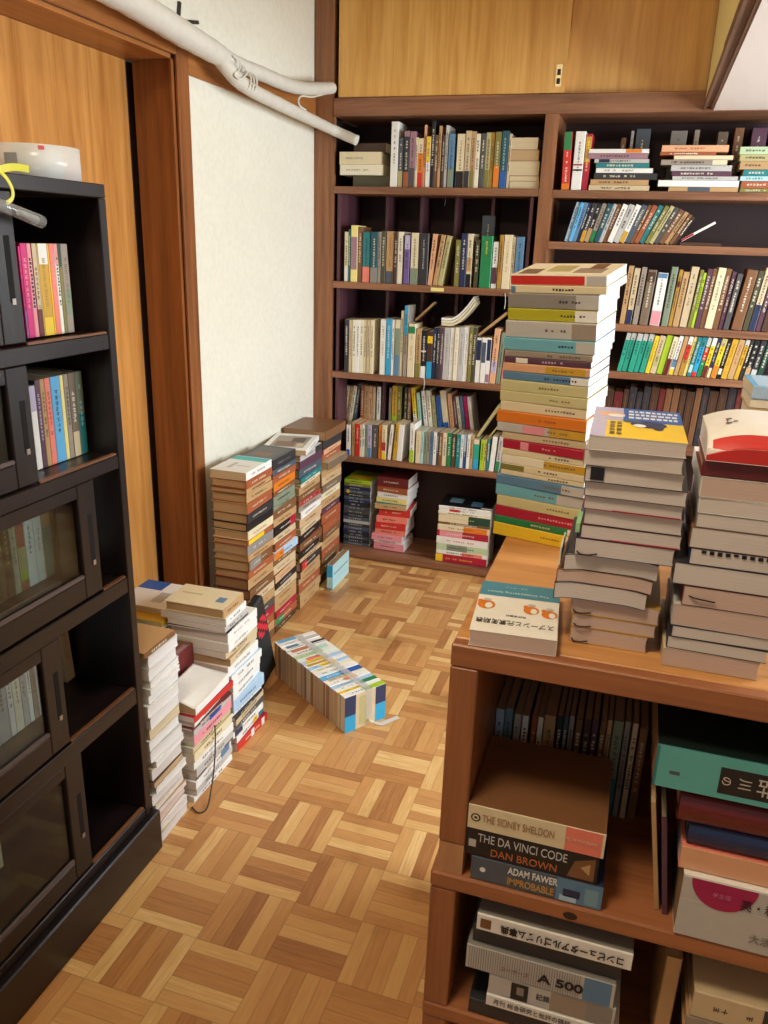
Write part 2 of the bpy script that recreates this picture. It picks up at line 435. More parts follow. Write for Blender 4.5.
def shelf_row(rows, Y, zs, place, group, depth=0.105, start=1, count_from='left', zmax=9.0):
    """rows: (u0, u1, vtop, colour, opts) measured along the foot of the row."""
    i = start
    for r in rows:
        u0, u1, vt, c = r[:4]; o = dict(r[4]) if len(r) > 4 else {}
        y = Y + o.get('dy', 0) + (0.0 if 'k' in o else R.uniform(0, .006))
        dz = o.get('dz', 0)
        x0 = xat(u0, y, zs + dz) + 0.0003; x1 = xat(u1, y, zs + dz) - 0.0003
        lean = o.get('lean', 0)
        w = (x1 - x0) * math.cos(rad(lean))
        top = zat(vt, (x0 + x1) / 2 + math.tan(rad(lean)) * 0.12, y)
        h = (top - zs - dz) / math.cos(rad(lean)) - (w * abs(math.sin(rad(lean))) * 0.5)
        h = max(min(h, (zmax - zs - dz - 0.002) / math.cos(rad(lean)) - w * abs(math.sin(rad(lean)))), 0.06)
        k = o.get('k', 'p' if w < 0.03 else 'h')
        bands = list(o.get('b', ()))
        cw, ex = desc(c, bands)
        lab = o.get('l') or f"{cw} {KIND[k][1]}{ex}, {ORD[i]} from {count_from}, {place}"
        d = o.get('d', depth)
        if lean >= 0:
            mw = up_front(x1 - w, y, zs + dz + 0.0006, lean, w)
        else:
            mw = up_front(x0, y, zs + dz + 0.0006, lean, w)
        book(k, w, h, d, c, mw, lab, group, spine=o.get('s'), pages=o.get('p', 'cream'), bands=bands, title=o.get('t', 'black' if sum(PAL[o.get('s', c)]) > 330 else 'pale cream'),
             tz=o.get('tz', (0.3, 0.88)), cover=o.get('art', ()))
        i += 1
    return i
def pile(layers, x0, x1, y0, y1, z0, ztop, spine_deg, place, group, jit=0.004, yaw=1.5, pages='cream', kind='p', lean=(0, 0), shrink=0.0):
    """A stack of lying books from the top layer down: (colour, relative thickness, opts)."""
    tot = sum(l[1] for l in layers); k = (ztop - z0 - 0.0004 * len(layers)) / tot
    z = ztop
    along = abs(math.sin(rad(spine_deg))) < 0.5         # spine faces +-X: length runs along y
    for i, l in enumerate(layers):
        c, t = l[0], l[1] * k; o = l[2] if len(l) > 2 else {}
        z -= t + 0.0004
        f = (z - z0) / (ztop - z0)
        cx = (x0 + x1) / 2 + lean[0] * f + R.uniform(-jit, jit) * 0.6 + o.get('dx', 0); cy = (y0 + y1) / 2 + lean[1] * f + R.uniform(-jit, jit) + o.get('dy', 0)
        L, D = (y1 - y0, x1 - x0) if along else (x1 - x0, y1 - y0)
        L = o.get('L', L * R.uniform(1 - shrink, 1.0)); D = o.get('D', D * R.uniform(1 - shrink, 1.0))
        sd = spine_deg + R.uniform(-yaw, yaw) + o.get('yaw', 0)
        if o.get('turn'): sd += 180
        if 'L' not in o and 'D' not in o and shrink:
            # keep the spines roughly flush
            s = Vector((math.cos(rad(spine_deg)), math.sin(rad(spine_deg))))
            gap = ((x1 - x0) if along else (y1 - y0)) - D
            cx += s.x * gap / 2; cy += s.y * gap / 2
        bands = list(o.get('b', ()))
        cw, ex = desc(c, bands)
        kk = o.get('k', kind)
        lab = o.get('l') or f"{cw} {KIND[kk][1]}{ex}, {ORD[i + 1] if i else 'topmost'} {'from top ' if i else ''}of {place}"
        tw = t - 0.0002
        book(kk, tw, L, D, c, flat(cx, cy, z, tw, L, D, sd, flip=o.get('flip', False)), lab, group, spine=o.get('s'), pages=o.get('p', pages), bands=bands,
             title=o.get('t', 'black' if sum(PAL[o.get('s', c)]) > 330 else 'pale cream'), tz=o.get('tz', (0.25, 0.8)), cover=o.get('art', ()), back=o.get('bart', ()))

# ================================================================== the room
XW, YB = -1.286, 3.111
M_wall = None
def plaster():
    m, nt, b = nodes('plaster')
    tc = N(nt, 'ShaderNodeTexCoord')
    n1 = N(nt, 'ShaderNodeTexNoise'); n1.inputs['Scale'].default_value = 55; n1.inputs['Detail'].default_value = 5
    n2 = N(nt, 'ShaderNodeTexNoise'); n2.inputs['Scale'].default_value = 2.5; n2.inputs['Detail'].default_value = 3
    nt.links.new(tc.outputs['Object'], n1.inputs[0]); nt.links.new(tc.outputs['Object'], n2.inputs[0])
    mx = N(nt, 'ShaderNodeMix', data_type='RGBA')
    mx.inputs[6].default_value = (*lin((218, 212, 194)), 1); mx.inputs[7].default_value = (*lin((234, 229, 214)), 1)
    nt.links.new(n2.outputs['Fac'], mx.inputs[0])
    m2 = N(nt, 'ShaderNodeMix', data_type='RGBA', blend_type='MULTIPLY'); m2.inputs[0].default_value = 0.25
    nt.links.new(mx.outputs[2], m2.inputs[6]); nt.links.new(n1.outputs['Color'], m2.inputs[7])
    cr = N(nt, 'ShaderNodeValToRGB'); cr.color_ramp.elements[0].position = 0.3; cr.color_ramp.elements[0].color = (.75, .75, .75, 1); cr.color_ramp.elements[1].position = 0.6
    nt.links.new(n1.outputs['Fac'], cr.inputs[0]); nt.links.new(cr.outputs[0], m2.inputs[7])
    nt.links.new(m2.outputs[2], b.inputs['Base Color']); b.inputs['Roughness'].default_value = 0.9
    bp = N(nt, 'ShaderNodeBump'); bp.inputs['Strength'].default_value = 0.35; bp.inputs['Distance'].default_value = 0.004
    nt.links.new(n1.outputs['Fac'], bp.inputs['Height']); nt.links.new(bp.outputs[0], b.inputs['Normal'])
    return m
PLASTER = plaster()
def parquet():
    """Mosaic parquet: 15 cm blocks of five strips, turned by a quarter from block to block."""
    m, nt, b = nodes('parquet')
    L = nt.links.new
    tc = N(nt, 'ShaderNodeTexCoord'); sp = N(nt, 'ShaderNodeSeparateXYZ'); L(tc.outputs['Object'], sp.inputs[0])
    def mt(op, a, bb=None, c=None):
        n = N(nt, 'ShaderNodeMath', operation=op)
        for i, q in enumerate((a, bb, c)):
            if q is None: continue
            if isinstance(q, (int, float)): n.inputs[i].default_value = q
            else: L(q, n.inputs[i])
        return n.outputs[0]
    B = 0.1505
    ux = mt('DIVIDE', mt('ADD', sp.outputs[0], 0.846 + B * 40), B); uy = mt('DIVIDE', mt('ADD', sp.outputs[1], -1.08 + B * 40), B)
    ix, iy = mt('FLOOR', ux), mt('FLOOR', uy); fx, fy = mt('FRACT', ux), mt('FRACT', uy)
    par = mt('MODULO', mt('ADD', ix, iy), 2.0)
    # par 1 -> strips run along y (split in x); 0 -> strips along x
    a = mt('ADD', mt('MULTIPLY', fx, par), mt('MULTIPLY', fy, mt('SUBTRACT', 1.0, par)))
    l = mt('ADD', mt('MULTIPLY', fy, par), mt('MULTIPLY', fx, mt('SUBTRACT', 1.0, par)))
    s5 = mt('MULTIPLY', a, 5.0); si = mt('FLOOR', s5); sf = mt('FRACT', s5)
    cv = N(nt, 'ShaderNodeCombineXYZ'); L(ix, cv.inputs[0]); L(iy, cv.inputs[1]); L(si, cv.inputs[2])
    wn = N(nt, 'ShaderNodeTexWhiteNoise', noise_dimensions='3D'); L(cv.outputs[0], wn.inputs['Vector'])
    # grain
    gv = N(nt, 'ShaderNodeCombineXYZ'); L(mt('MULTIPLY', a, 30.0), gv.inputs[0]); L(mt('MULTIPLY', l, 2.2), gv.inputs[1]); L(mt('MULTIPLY', wn.outputs['Value'], 90.0), gv.inputs[2])
    gn = N(nt, 'ShaderNodeTexNoise'); gn.inputs['Scale'].default_value = 1.0; gn.inputs['Detail'].default_value = 4; L(gv.outputs[0], gn.inputs['Vector'])
    cr = N(nt, 'ShaderNodeValToRGB'); e = cr.color_ramp.elements
    e[0].position = 0.0; e[0].color = (*lin((162, 108, 64)), 1); e[1].position = 1.0; e[1].color = (*lin((236, 202, 142)), 1)
    for p, c in ((0.22, (186, 132, 78)), (0.5, (204, 152, 94)), (0.78, (216, 172, 110))):
        q = e.new(p); q.color = (*lin(c), 1)
    fac = mt('ADD', mt('MULTIPLY', wn.outputs['Value'], 0.86), mt('MULTIPLY', mt('SUBTRACT', gn.outputs['Fac'], 0.45), 0.5))
    L(fac, cr.inputs[0])
    # dark joints
    def edge(f, wd): return mt('MINIMUM', mt('MULTIPLY', mt('MINIMUM', f, mt('SUBTRACT', 1.0, f)), 1.0 / wd), 1.0)
    j = mt('MINIMUM', edge(sf, 0.05), edge(l, 0.012))
    mx = N(nt, 'ShaderNodeMix', data_type='RGBA', blend_type='MULTIPLY')
    L(mt('MULTIPLY', mt('SUBTRACT', 1.0, j), 0.45), mx.inputs[0]); L(cr.outputs[0], mx.inputs[6]); mx.inputs[7].default_value = (.25, .15, .08, 1)
    # a few scuffs and stains
    st = N(nt, 'ShaderNodeTexNoise'); st.inputs['Scale'].default_value = 3.4; st.inputs['Detail'].default_value = 6; L(tc.outputs['Object'], st.inputs[0])
    c2 = N(nt, 'ShaderNodeValToRGB'); c2.color_ramp.elements[0].position = 0.28; c2.color_ramp.elements[0].color = (.62, .56, .48, 1); c2.color_ramp.elements[1].position = 0.42; c2.color_ramp.elements[1].color = (1, 1, 1, 1)
    L(st.outputs['Fac'], c2.inputs[0])
    m2 = N(nt, 'ShaderNodeMix', data_type='RGBA', blend_type='MULTIPLY'); m2.inputs[0].default_value = 1.0; L(mx.outputs[2], m2.inputs[6]); L(c2.outputs[0], m2.inputs[7])
    L(m2.outputs[2], b.inputs['Base Color'])
    rr = mt('ADD', mt('MULTIPLY', st.outputs['Fac'], 0.25), 0.28); L(rr, b.inputs['Roughness'])
    bp = N(nt, 'ShaderNodeBump'); bp.inputs['Strength'].default_value = 0.2; bp.inputs['Distance'].default_value = 0.001; L(j, bp.inputs['Height']); L(bp.outputs[0], b.inputs['Normal'])
    return m
CASING = wood((112, 64, 30), (150, 90, 46), 'z', 0.38)
CASING_Y = wood((138, 82, 38), (176, 112, 56), 'y', 0.38)
DOORW = wood((168, 108, 48), (206, 146, 78), 'z', 0.33, 0.9)
SHELFW = wood((106, 68, 46), (154, 106, 76), 'x', 0.42, 1.2)
STILEW = wood((110, 68, 42), (156, 104, 68), 'z', 0.42, 1.2)
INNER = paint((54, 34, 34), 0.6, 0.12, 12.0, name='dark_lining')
PLUM = wood((66, 36, 42), (96, 58, 66), 'z', 0.5)
UPDOOR = wood((204, 146, 66), (232, 182, 102), 'z', 0.35, 1.0)
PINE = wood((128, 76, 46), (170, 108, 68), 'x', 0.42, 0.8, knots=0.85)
PINE_TOP_LIT = wood((176, 118, 66), (212, 156, 96), 'x', 0.4, 0.7, knots=0.7)  # same pine as the front, paler to stand for light on the top
PINE_Z = wood((128, 76, 46), (170, 108, 68), 'z', 0.42, 0.8)
EBONY = wood((16, 10, 11), (30, 20, 21), 'y', 0.36, 1.0, coat=0.05)
EBONY_Z = wood((16, 10, 11), (30, 20, 21), 'z', 0.36, 1.0, coat=0.05)
RAWWOOD = wood((222, 136, 62), (244, 170, 92), 'z', 0.6, 1.0)
SILLW = wood((92, 58, 38), (132, 88, 60), 'y', 0.4, 1.0)

struct(boxobj('floor', (-1.55, -1.6, -0.06), (1.62, 3.45, 0.0), parquet()))
# left wall: plaster with the door opening cut out of it (y -0.2 .. 2.12, z < 1.78)
b = MB()
b.box((-1.50, 2.16, 0.0), (XW, 3.45, 2.42), PLASTER); b.box((-1.50, -1.6, 1.80), (XW, 2.16, 2.42), PLASTER); b.box((-1.50, -1.6, 0.0), (XW, -0.3, 1.80), PLASTER)
struct(b.build('wall_left'))
struct(boxobj('wall_back', (XW, 3.405, 0.0), (1.62, 3.45, 2.42), PLASTER))
b = MB()
XR = 1.50
b.box((XR, -1.6, 0), (XR + .12, 3.45, 0.78), PLASTER); b.box((XR, -1.6, 1.76), (XR + .12, 3.45, 2.42), PLASTER)
b.box((XR, -1.6, 0.78), (XR + .12, 1.30, 1.76), PLASTER); b.box((XR, 3.0, 0.78), (XR + .12, 3.45, 1.76), PLASTER)
struct(b.build('wall_right'))
wn_ = struct(empty('window_1', (XR, 2.15, 0.78)))
b = MB(); fm = paint((188, 188, 186), 0.35, 0.04, metal=0.7, name='aluminium')
b.box((XR + .03, 1.302, 0.782), (XR + .09, 1.34, 1.758), fm); b.box((XR + .03, 2.96, 0.782), (XR + .09, 2.998, 1.758), fm); b.box((XR + .03, 2.13, 0.782), (XR + .09, 2.17, 1.758), fm)
b.box((XR + .03, 1.34, 0.782), (XR + .09, 2.13, 0.82), fm); b.box((XR + .03, 2.17, 0.782), (XR + .09, 2.96, 0.82), fm)
b.box((XR + .03, 1.34, 1.72), (XR + .09, 2.13, 1.758), fm); b.box((XR + .03, 2.17, 1.72), (XR + .09, 2.96, 1.758), fm)
o = b.build('window_frame'); o.parent = wn_; o.matrix_parent_inverse = Matrix.Translation((-XR, -2.15, -0.78))
for y0, y1 in ((1.34, 2.13), (2.17, 2.96)):
    o = boxobj('pane', (XR + .058, y0, 0.82), (XR + .062, y1, 1.72), glassy('window_glass', (0.96, 0.98, 0.98), 0.0)); o.parent = wn_; o.matrix_parent_inverse = Matrix.Translation((-XR, -2.15, -0.78))
struct(boxobj('ceiling', (-1.55, -1.6, 2.42), (1.62, 3.45, 2.48), paint((214, 204, 178), 0.9, 0.05, 8, name='ceiling_board')))
# lowered ceiling at the right with its wall and grooved beam
struct(boxobj('ceiling_lowered', (0.1385, 0.6, 1.784), (1.5, 3.108, 1.80), paint((226, 216, 208), 0.7, 0.03, 6, name='white_board')))
struct(boxobj('wall_above_beam', (0.1092, 0.6, 1.808), (0.16, 3.105, 2.42), paint((244, 228, 156), 0.8, 0.05, 20, name='cream_board')))
b = MB(); bw = wood((96, 66, 50), (128, 94, 74), 'y', 0.5)
b.box((0.1065, 0.6, 1.793), (0.1380, 3.106, 1.8075), bw); b.box((0.1065, 0.6, 1.786), (0.1150, 3.106, 1.793), bw); b.box((0.1300, 0.6, 1.786), (0.1380, 3.106, 1.793), bw)
b.box((0.1055, 0.6, 1.800), (0.1090, 2.30, 1.812), bw)
struct(b.build('trim_beam'))

# ------------------------------------------------------------------ door in the left wall
dr = struct(empty('door_1', (XW, 1.0, 0)))
def keep(o, p):
    o.parent = p; o.matrix_parent_inverse = Matrix.Translation(-p.location); return o
b = MB()
b.box((XW - .125, 2.1185, 0), (XW - .002, 2.1595, 1.7838), CASING); b.box((XW + .0005, 2.126, 0), (XW + .010, 2.186, 1.86), CASING, .002)
b.box((XW - .010, 2.1145, 0), (XW - .0025, 2.1184, 1.785), CASING)
keep(b.build('jamb'), dr)
b = MB()
b.box((XW + .0005, -0.3, 1.795), (XW + .010, 2.1255, 1.858), CASING_Y, .002); b.box((XW - .15, -0.3, 1.784), (XW - .002, 2.1140, 1.7945), CASING_Y)
keep(b.build('door_header'), dr)
keep(boxobj('door_panel', (XW - .175, -0.3, 0.0), (XW - .140, 2.108, 1.783), DOORW), dr)
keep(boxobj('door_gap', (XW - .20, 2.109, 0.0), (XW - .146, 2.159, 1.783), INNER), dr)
# wall rail running on from the door head to the bookcase
struct(boxobj('trim_rail', (XW + .0005, 2.1865, 1.758), (XW + .009, 3.109, 1.856), CASING_Y, bev=.002))

# ================================================================== built-in bookcase on the back wall
bc = empty('bookcase', (-0.4, YB, 0)); tag(bc, 'built-in brown wooden bookcase covering the back wall, full of books', 'bookcase')
YD = 3.395                                              # back of the bookcase
keep(boxobj('stile', (XW + .001, YB, 0), (-1.206, YB + .03, 2.40), STILEW), bc)
keep(boxobj('side_panel', (XW + .004, YB + .031, 0), (-1.222, YD, 1.78), INNER), bc)
keep(boxobj('back_panel', (-1.221, YD - .012, 0.0), (0.80, YD, 1.78), INNER), bc)
keep(boxobj('divider', (-0.410, YB - .002, 0.04), (-0.364, YD - .013, 1.780), STILEW), bc)
keep(boxobj('header', (-1.205, YB - .004, 1.781), (0.80, YD, 1.844), SHELFW, bev=.002), bc)
keep(boxobj('side_panel', (.8005, YB, 0.0), (.830, YD, 1.844), STILEW), bc)
SZ = {'s1': 1.537, 's2': 1.183, 's3': 0.822, 's4': 0.466}
def shelf(x0, x1, z, t=0.026):
    return keep(boxobj('shelf', (x0, YB - .001, z - t), (x1, YD - .013, z), SHELFW, bev=.0015), bc)
for z in SZ.values(): shelf(-1.205, -0.4105, z)
shelf(-1.205, 0.80, 0.034, 0.030)
keep(boxobj('plinth', (-1.205, YB + .012, 0.0), (0.80, YB + .03, 0.0035), SHELFW), bc)
RZ = {'r1': 1.534, 'r2': 1.359, 'r3': 1.080, 'r4': 0.907, 'r5': 0.640}
for z in RZ.values(): shelf(-0.3635, 0.80, z)
keep(boxobj('riser', (-1.19, 3.235, 0.4665), (-0.4115, 3.38, 0.563), PLUM), bc)
# pigeonholes of the second and third shelf (and the one upright behind the fourth)
for zs, zt in ((1.183, 1.510), (0.822, 1.156)):
    keep(boxobj('pigeonhole_side', (-1.190, YB + .012, zs + .0005), (-1.178, YD - .014, zt), PLUM), bc)
    keep(boxobj('pigeonhole_side', (-0.440, YB + .012, zs + .0005), (-0.428, YD - .014, zt), PLUM), bc)
    for u in (387.0, 421.5, 456.0, 492.5):
        x = xat(u, 3.24, zs + .26)
        keep(boxobj('pigeonhole_divider', (x - .006, 3.24, zs + .0005), (x + .006, YD - .014, zt), PLUM), bc)
keep(boxobj('pigeonhole_side', (-1.190, YB + .012, 0.4665), (-1.178, 3.234, 0.795), PLUM), bc)
keep(boxobj('pigeonhole_divider', (xat(382.3, 3.24, .68) , 3.24, 0.5635), (xat(384.8, 3.24, .68), YD - .014, 0.795), PLUM), bc)
keep(boxobj('price_sticker', (xat(431, YB, 1.176), YB - .0022, 1.163), (xat(444, YB, 1.176), YB - .0012, 1.1765), cover_mat('pale yellow')), bc)

# overhead sliding cupboard above it
oc = empty('overhead_cupboard', (-0.4, YB, 1.845)); tag(oc, 'overhead cupboard with two honey-coloured sliding doors above the bookcase', 'cupboard')
keep(boxobj('cupboard_back', (-1.204, 3.30, 1.8445), (0.1035, 3.39, 2.40), INNER), oc)
d1 = keep(boxobj('sliding_door', (-1.188, YB + .001, 1.846), (-0.353, YB + .022, 2.40), UPDOOR), oc)
d2 = keep(boxobj('sliding_door', (-0.380, YB + .0235, 1.846), (0.1085, YB + .044, 2.40), UPDOOR), oc)
b = MB(); px_, pz_ = ony(558.7, 76, YB).x, ony(558.7, 76, YB).z
b.box((px_ - .010, YB - .0015, pz_ - .033), (px_ + .010, YB + .0008, pz_ + .036), paint((210, 196, 156), 0.3, 0.03, metal=0.6, name='brass'))
for dz in (-.016, .012): b.box((px_ - .006, YB - .0022, pz_ + dz - .009), (px_ + .006, YB - .0016, pz_ + dz + .009), paint((20, 18, 16), 0.5, 0.0, name='slot'))
q = b.build('finger_pull'); q.parent = d1

# ================================================================== books on the shelves of the left bay
YS = YB + .004
T = 'top shelf near plaster'
g = 'books on the top shelf of the left bay'
def xr(u0, u1, Y, z): return xat(u0, Y, z), xat(u1, Y, z)
# four lying books at the left end
x0, x1 = xr(353, 386.5, YS + .02, 1.537)
zz = 1.5375
def lie(u0, u1, v0, v1, Y, z_from, cov, label, group, depth=0.12, kind='p', **kw):
    xa, xb = xr(u0, u1, Y, z_from); zt = zat(v0, (xa + xb) / 2, Y); t = max(0.006, zt - z_from - .0005)
    book(kind, t, xb - xa, depth, cov, flat((xa + xb) / 2, Y + depth / 2, z_from + .0003, t, xb - xa, depth, -90), label, group, **kw)
    return z_from + t + .0006
z = lie(353, 386.5, 175.6, 185, YS + .02, 1.537, 'dark olive', 'dark olive paperback, lowest of the small lying pile on the top shelf by plaster wall', g)
z = lie(340, 382, 164.6, 175.4, YS + .004, z, 'pale cream', 'pale cream book lying directly on the dark olive one, top shelf', g, title='grey')
z = lie(339.5, 380.7, 151.7, 164.2, YS + .004, z, 'cream', 'cream book lying on top of the pale cream one, under the pipe end', g, title='grey')
z = lie(354, 386, 143, 151, YS + .03, z, 'dark brown', 'dark brown book on the very top of the lying pile, left of the white spine', g)
rows = [
 (389.7, 396.7, 121.7, 'white', {'t': 'black', 'l': 'tall white paperback beside the lying pile on the top shelf by plaster wall'}),
 (397.2, 402.3, 138, 'slate', {'b': [(0, .33, 'khaki')]}), (402.6, 408, 131, 'charcoal', {'b': [(0, .27, 'rust'), (.9, 1, 'mauve')]}),
 (408.3, 413.9, 131.5, 'mauve', {'b': [(0, .35, 'dark grey')], 't': 'black'}), (414.1, 416.4, 137.5, 'cream'), (416.6, 421.9, 138.5, 'orange', {'b': [(0, .3, 'red'), (.7, 1, 'cream')]}),
 (422.1, 424.5, 125, 'peach'), (424.7, 429, 136.6, 'white', {'b': [(.5, 1, 'yellow')], 't': 'rust'}), (429.3, 432.8, 121, 'black'), (433, 436.3, 135, 'brown'), (436.5, 439.2, 126, 'tan'),
 (440, 442.9, 135, 'dark brown'), (443.1, 446, 125.5, 'pale grey'), (446.6, 452.4, 134, 'steel blue', {'b': [(0, .35, 'grey green')], 't': 'navy'}),
 (454.8, 462.6, 134, 'cream', {'b': [(0, .31, 'black')], 't': 'grey brown'}), (463, 468.4, 131, 'beige', {'b': [(0, .3, 'charcoal')]}), (468.7, 473, 131.5, 'tan', {'b': [(0, .3, 'olive')]}),
 (473.3, 477.6, 134, 'pale cream'), (478.3, 482.9, 133.5, 'dark grey'), (483.2, 488, 132.6, 'khaki', {'b': [(0, .33, 'olive')]}), (488.3, 491.6, 132.6, 'ochre'),
 (492, 498, 132, 'olive', {'b': [(.02, .4, 'orange')]}), (498.5, 505, 131, 'dark teal', {'b': [(0, .3, 'blue')], 't': 'pale teal'}), (505.6, 508.2, 134, 'beige'),
]
shelf_row(rows, YS, 1.537, T, g, count_from='the white spine')
z = 1.537
for i, (va, c, pc, lb) in enumerate(((181.5, 'cream', 'cream', 'lowest'), (176, 'tan', 'cream', 'second from bottom'), (161, 'brown', 'cream', 'thick middle book'), (150, 'tan', 'tan', 'second from top'), (137.4, 'brown', 'cream', 'topmost'))):
    xa, xb = xr(509, 538.5 - (i == 4) * 1, YS + .006, z); xb = min(xb, -.412); zt = zat(va, (xa + xb) / 2, YS + .006); t = zt - z - .0006; t = min(max(t, .008), .05)
    if i == 4: t = min(t, .05)
    book('p', t, xb - xa, .115, c, flat((xa + xb) / 2, YS + .006 + .0575, z + .0004, t, xb - xa, .115, 90), f'{c} paperback with pages outward, {lb} of lying pile beside the bookcase divider', g, pages=pc)
    z += t + .0008
T = 'second shelf, pigeonhole bay'; g = 'books on the second shelf of the left bay'
rows = [
 (344, 347.6, 232, 'cream', {'b': [(0, .3, 'white')]}), (347.8, 350, 229.5, 'teal'), (350.3, 356.6, 225.5, 'pale yellow', {'b': [(.22, .8, 'mauve')], 't': None}), (357, 361.6, 227, 'brown'),
 (362, 369.2, 232, 'teal', {'b': [(0, .31, 'salmon')], 't': 'navy'}), (369.6, 376.8, 232, 'dark teal', {'b': [(0, .3, 'grey')]}), (377.1, 380, 232, 'warm grey'), (380.3, 384.6, 231, 'dark olive'),
 (385.2, 392.7, 231.5, 'tan', {'b': [(0, .24, 'slate')], 't': 'rust'}), (393, 396.3, 232, 'dark brown'), (396.6, 401.6, 232, 'pale cream'), (403.2, 408.4, 235.5, 'purple', {'b': [(.72, 1, 'lilac')]}),
 (409.6, 417, 233, 'cream', {'b': [(0, .32, 'grey green')]}), (417.5, 426.8, 233.5, 'charcoal', {'t': 'pale grey'}),
 (427.3, 431.9, 234, 'peach', {'lean': 4}), (432.3, 436.7, 235, 'tan', {'lean': 8}), (437.1, 441.6, 236, 'khaki', {'lean': 9}),
 (453.5, 458.4, 240, 'olive', {'l': 'olive green paperback standing first after the gap on the second shelf'}), (458.7, 464.6, 233.5, 'navy'), (465, 470.2, 234, 'cream', {'b': [(0, .25, 'black'), (.3, .55, 'tan')]}),
 (473, 477, 240, 'dark olive'), (478.4, 489.6, 236, 'green', {'k': 'h', 't': 'yellow', 'b': [(.55, .9, 'green')], 'tz': (.6, .9)}), (490.4, 495.8, 242, 'white', {'b': [(.1, .45, 'plum')]}),
 (496.3, 500.2, 235, 'ochre'), (500.8, 508.6, 235, 'cream', {'t': 'tan'}), (509, 512.3, 237, 'beige'), (512.7, 520.5, 237, 'steel blue', {'t': 'navy'}),
]
shelf_row(rows, YS, 1.183, T, g)
shelf_row([(477.8, 490.6, 216, 'slate', {'k': 'h', 'dy': .122, 'd': .006, 'l': 'tall slate blue hardback rising behind the green one on second shelf'})], YS, 1.183, T, g)
T = 'third shelf, pigeonhole bay'; g = 'books on the third shelf of the left bay'
rows = [(344, 348, 319.5, 'charcoal', {'t': 'white'})]
us = [348.4, 351.7, 355.6, 359, 362.8, 366, 369.3, 372.8]
for i, c in enumerate(('beige', 'pale cream', 'white', 'pale cream', 'cream', 'beige', 'cream')):
    rows.append((us[i], us[i + 1] - .2, 320, c, {'t': ('rust', 'black', 'navy', 'brown', 'black', 'dark grey', 'brown')[i], 'p': 'tan'}))
rows += [
 (379.2, 384.6, 319.5, 'white', {'t': 'tan'}), (385, 390, 319, 'cyan', {'t': 'white'}), (390.4, 393, 320, 'white'), (393.5, 398.6, 320, 'grey green', {'b': [(0, .38, 'steel blue'), (.85, 1, 'cream')], 't': None}),
 (399, 401.8, 311, 'cream'), (402.2, 405.9, 306, 'warm grey', {'b': [(.6, 1, 'cyan')], 'p': 'white'}), (406.5, 413.6, 324, 'cream', {'k': 'h', 'b': [(.82, .95, 'green')], 't': 'tan'}),
 (414.4, 419.4, 329, 'tan', {'b': [(0, .3, 'olive')]}), (419.8, 425, 330.5, 'black', {'b': [(0, .25, 'white'), (.55, .58, 'white')], 't': 'white'}), (425.5, 431, 331.5, 'dark brown', {'b': [(0, .36, 'cyan'), (.75, .9, 'yellow')], 't': None}),
 (431.4, 434.5, 328, 'navy'), (434.8, 438, 328, 'charcoal'), (438.3, 441.6, 328, 'plum'),
 (442, 447.7, 328, 'pale grey', {'t': 'grey'}), (448, 452, 328, 'white', {'t': 'pale grey'}), (452.2, 456.3, 328, 'pale cream', {'t': 'beige'}), (456.6, 461.5, 327.5, 'pale grey', {'t': 'grey'}), (461.8, 466.3, 327, 'white', {'t': 'pale grey'}),
 (466.6, 470, 327.5, 'olive'), (470.2, 473.6, 328, 'dark olive'),
 (474.2, 479, 338, 'white', {'b': [(.5, .95, 'navy')], 't': None}), (479.3, 484, 338, 'white', {'b': [(.45, .9, 'slate')], 't': None}), (484.3, 488.6, 338, 'white', {'b': [(.5, .96, 'navy'), (.02, .2, 'mauve')], 't': None}),
 (489, 494.6, 329, 'peach', {'b': [(.2, .42, 'lilac')], 'lean': 2}), (495.2, 499.4, 333, 'grey green', {'lean': 3}), (500, 504, 331, 'salmon', {'lean': 4}),
]
shelf_row(rows, YS, 0.822, T, g)
# leaning boards and curled magazines resting on the row
def slanted(u0, v0, u1, v1, Y, t, d, cov, label, group, pages='cream', bands=()):
    """A thin book whose lower edge runs from (u0, v0) up to (u1, v1) in the plane y = Y."""
    a, e = ony(u0, v0, Y), ony(u1, v1, Y); dx = e - a; L = dx.length; ez = dx.normalized(); ey = Vector((0, 1, 0)); ex = ey.cross(ez)
    mw = frame(a, ex, ey, ez)
    if ex.z < 0: mw = frame(a + Vector((0, 0, 0)), ex, ey, ez) @ Matrix.Translation((-t, 0, 0))
    return book('p', t, L, d, cov, mw, label, group, pages=pages, title=None, bands=bands)
slanted(416, 321, 435, 303.5, YS + .075, .008, .04, 'tan', 'thin tan booklet slanting over the dark spines on the third shelf', g)
slanted(479, 336.5, 507, 314.5, YS + .02, .010, .10, 'tan', 'thin tan paperback slanting on top of the navy and white spines', g)
xa, xb = xr(440.5, 473, YS + .01, 1.03)
zb = zat(327.2, xat(456, YS, 1.02), YS) + .002
for i, c in enumerate(('cream', 'pale cream', 'white')):
    L = (xb - xa) * (1.05 - .02 * i); t = .009
    def bend(yy, zz, x, L=L):
        # local z runs to -X; the head end (small z) curls up
        s = 1 - zz / L
        s = max(0, (s - .35) / .65)
        return .085 * s ** 1.6
    mw = frame((xb - .003 * i, YS + .012, zb + i * .0105), (0, 0, 1), (0, 1, 0), (-1, 0, 0))
    book('m', t, L * .93, .105, c, mw, ('lowest', 'middle', 'uppermost')[i] + ' of three curled ' + 'cream magazines lying on the third shelf books', g, bend=bend, pages='cream')
T = 'front row, fourth shelf'; g = 'front row of books on the fourth shelf of the left bay'
